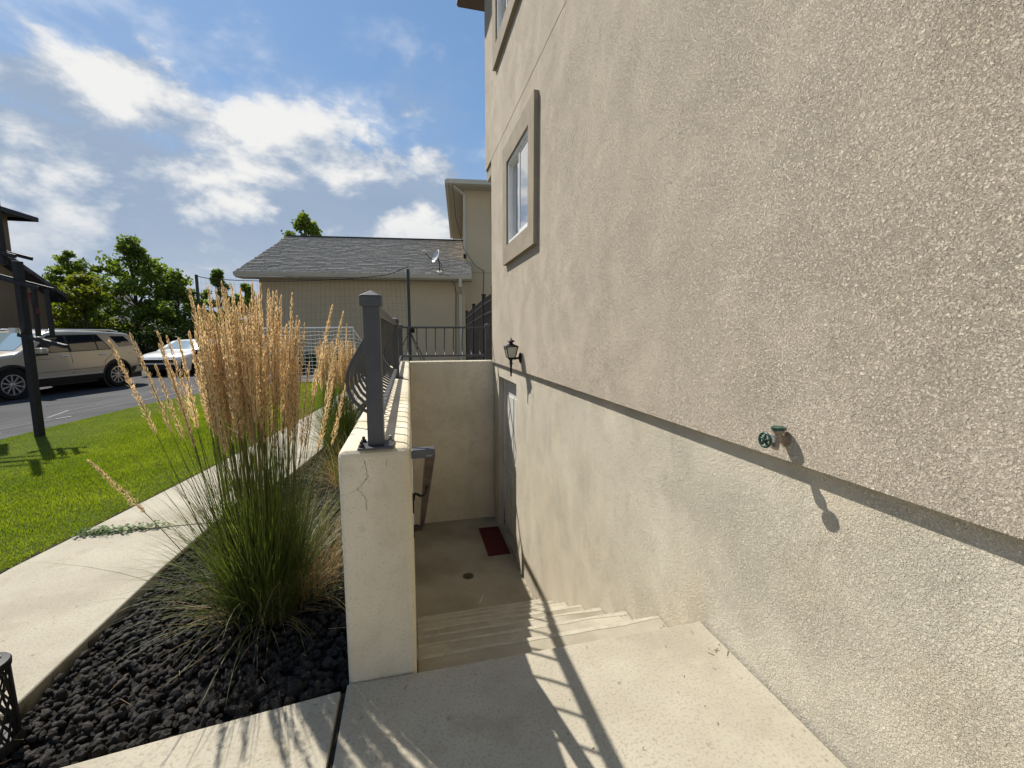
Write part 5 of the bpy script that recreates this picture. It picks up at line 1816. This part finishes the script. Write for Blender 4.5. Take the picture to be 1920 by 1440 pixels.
def tree(base, h, spread, label, seed, m='tree_leaf', trunk=0.3, nclump=46, per=95, leaf=0.17, crown0=0.25, col=0.0):
    r = np.random.default_rng(seed)
    t = root('tree', base, label, 'tree', 'trees beyond the drive')
    bx_, by_, bz_ = base
    tk = MB()
    path = [(bx_ + 0.1 * math.sin(k * 1.3 + seed), by_ + 0.1 * math.cos(k * 1.7 + seed), bz_ + h * 0.9 * k / 8) for k in range(9)]
    tk.tube(path, [trunk * 0.5 * (1 - 0.88 * k / 8) for k in range(9)], 8)
    cents, rads = [], []
    k = 0
    while len(cents) < nclump:
        u = r.random()
        zz = crown0 + (1 - crown0) * u
        env = spread * (math.sin(math.pi * min(1, (u * 0.93 + 0.09))) ** 0.7) * (1.0 - 0.28 * u)
        a = r.uniform(0, 6.283)
        rr2 = env * math.sqrt(r.uniform(0.12, 1.0)) * r.uniform(0.75, 1.12)
        c = (bx_ + math.cos(a) * rr2, by_ + math.sin(a) * rr2, bz_ + h * zz * r.uniform(0.94, 1.0))
        cents.append(c)
        rads.append(r.uniform(0.30, 0.75) * spread * 0.50 * (1.12 - 0.5 * u))
    for c in cents[::2]:
        u = max(0.2, min(0.85, (c[2] - bz_) / h - 0.16))
        i = int(u * 8 / 0.9)
        i = min(7, i)
        p0 = Vector(path[i])
        p1 = Vector(c)
        mid = p0.lerp(p1, 0.55) + Vector((0, 0, -0.06 * h * 0.3))
        tk.tube([p0, mid, p1], [trunk * 0.16, trunk * 0.09, trunk * 0.03], 5, cap=False)
    tk.build('trunk', 'bark', t, smooth=True)
    V, F = leaf_cloud(np.array(cents), np.array(rads), per, leaf, r)
    o = link('crown', np_mesh('crown', V, F), m, t)
    return t


TB = lambda l, d: (*C(l, d), -0.45)
tree(TB(-21.9, 25.2), 7.0, 2.7, 'tallest green tree in the middle of the group beyond the parked cars', 21, nclump=86, per=125, leaf=0.19, crown0=0.16)
tree(TB(-26.3, 26.0), 6.4, 2.2, 'slim dark green tree at the left end of the group, near the brown house', 22, nclump=72, per=120, leaf=0.18, crown0=0.22)
tree(TB(-23.3, 23.6), 4.8, 2.2, 'lower yellow-green tree in front of the tallest tree', 23, m='tree_leaf_yellow', nclump=58, per=110, leaf=0.17, crown0=0.18)
tree(TB(-25.6, 24.2), 3.4, 2.2, 'low broad green tree beside the distant grey roof', 24, nclump=46, per=100, leaf=0.17, crown0=0.12)
tree(TB(-19.3, 25.0), 5.1, 1.9, 'shorter green tree right of the tallest tree, behind the black net pole', 25, nclump=76, per=120, leaf=0.18, crown0=0.14)
tree(TB(-17.9, 26.5), 5.4, 1.5, 'narrow green tree just left of the garage roof corner', 26, nclump=50, per=100, leaf=0.17, crown0=0.1)
tree(TB(-16.4, 26.8), 4.7, 1.4, 'small dark green tree against the garage roof corner', 27, nclump=46, per=100, leaf=0.17, crown0=0.1)
tree(TB(-12.2, 26.0), 8.8, 1.5, 'treetop showing above the garage roof ridge', 28, nclump=60, per=95, leaf=0.17, crown0=0.45)


def shrub(l, d, h, w, label, seed, m='hedge_leaf', group='dark shrubs beyond the cars', per=150):
    r = np.random.default_rng(seed)
    x, y = C(l, d)
    z = gz(x, y) - 0.05
    t = root('shrub', (x, y, z), label, 'shrub', group)
    st = MB()
    for k in range(5):
        a = k * 1.26
        st.tube([(x, y, z), (x + math.cos(a) * w * .3, y + math.sin(a) * w * .3, z + h * .7)], [0.03, 0.012], 5)
    st.build('stems', 'bark', t)
    cents = np.array([(x + r.uniform(-.7, .7) * w, y + r.uniform(-.6, .6) * w, z + h * r.uniform(0.15, 0.85)) for _ in range(16)])
    V, F = leaf_cloud(cents, np.full(16, 0.42 * min(w, h)), per, 0.13, r)
    link('leaves', np_mesh('leaves', V, F), m, t)


names = ['dark shrub at the left of the row, behind the beige car', 'dark shrub behind the rear window of the beige car', 'dark shrub just right of the beige car tail',
         'dark shrub behind the hood of the white car', 'dark shrub behind the roof of the white car', 'dark shrub behind the dark bin', 'dark shrub at the right end, near the garage corner']
for k, (l, d, h, w) in enumerate(((-23.2, 22.0, 2.1, 1.4), (-20.6, 22.3, 2.0, 1.4), (-18.6, 22.4, 2.1, 1.4), (-16.9, 22.4, 2.2, 1.4), (-15.0, 22.6, 2.1, 1.4), (-13.2, 21.5, 1.9, 1.3), (-11.2, 20.0, 1.7, 1.2))):
    shrub(l, d, h, w, names[k], 40 + k)
for k, (l, d) in enumerate(((-7.1, 13.9), (-6.2, 13.7), (-5.3, 13.8))):
    shrub(l, d, 0.62, 0.5, ['low dark shrub behind the left half of the goal net', 'low dark shrub behind the middle of the goal net', 'low dark shrub behind the right half of the goal net'][k], 60 + k,
          group='low shrubs behind the goal', per=80)
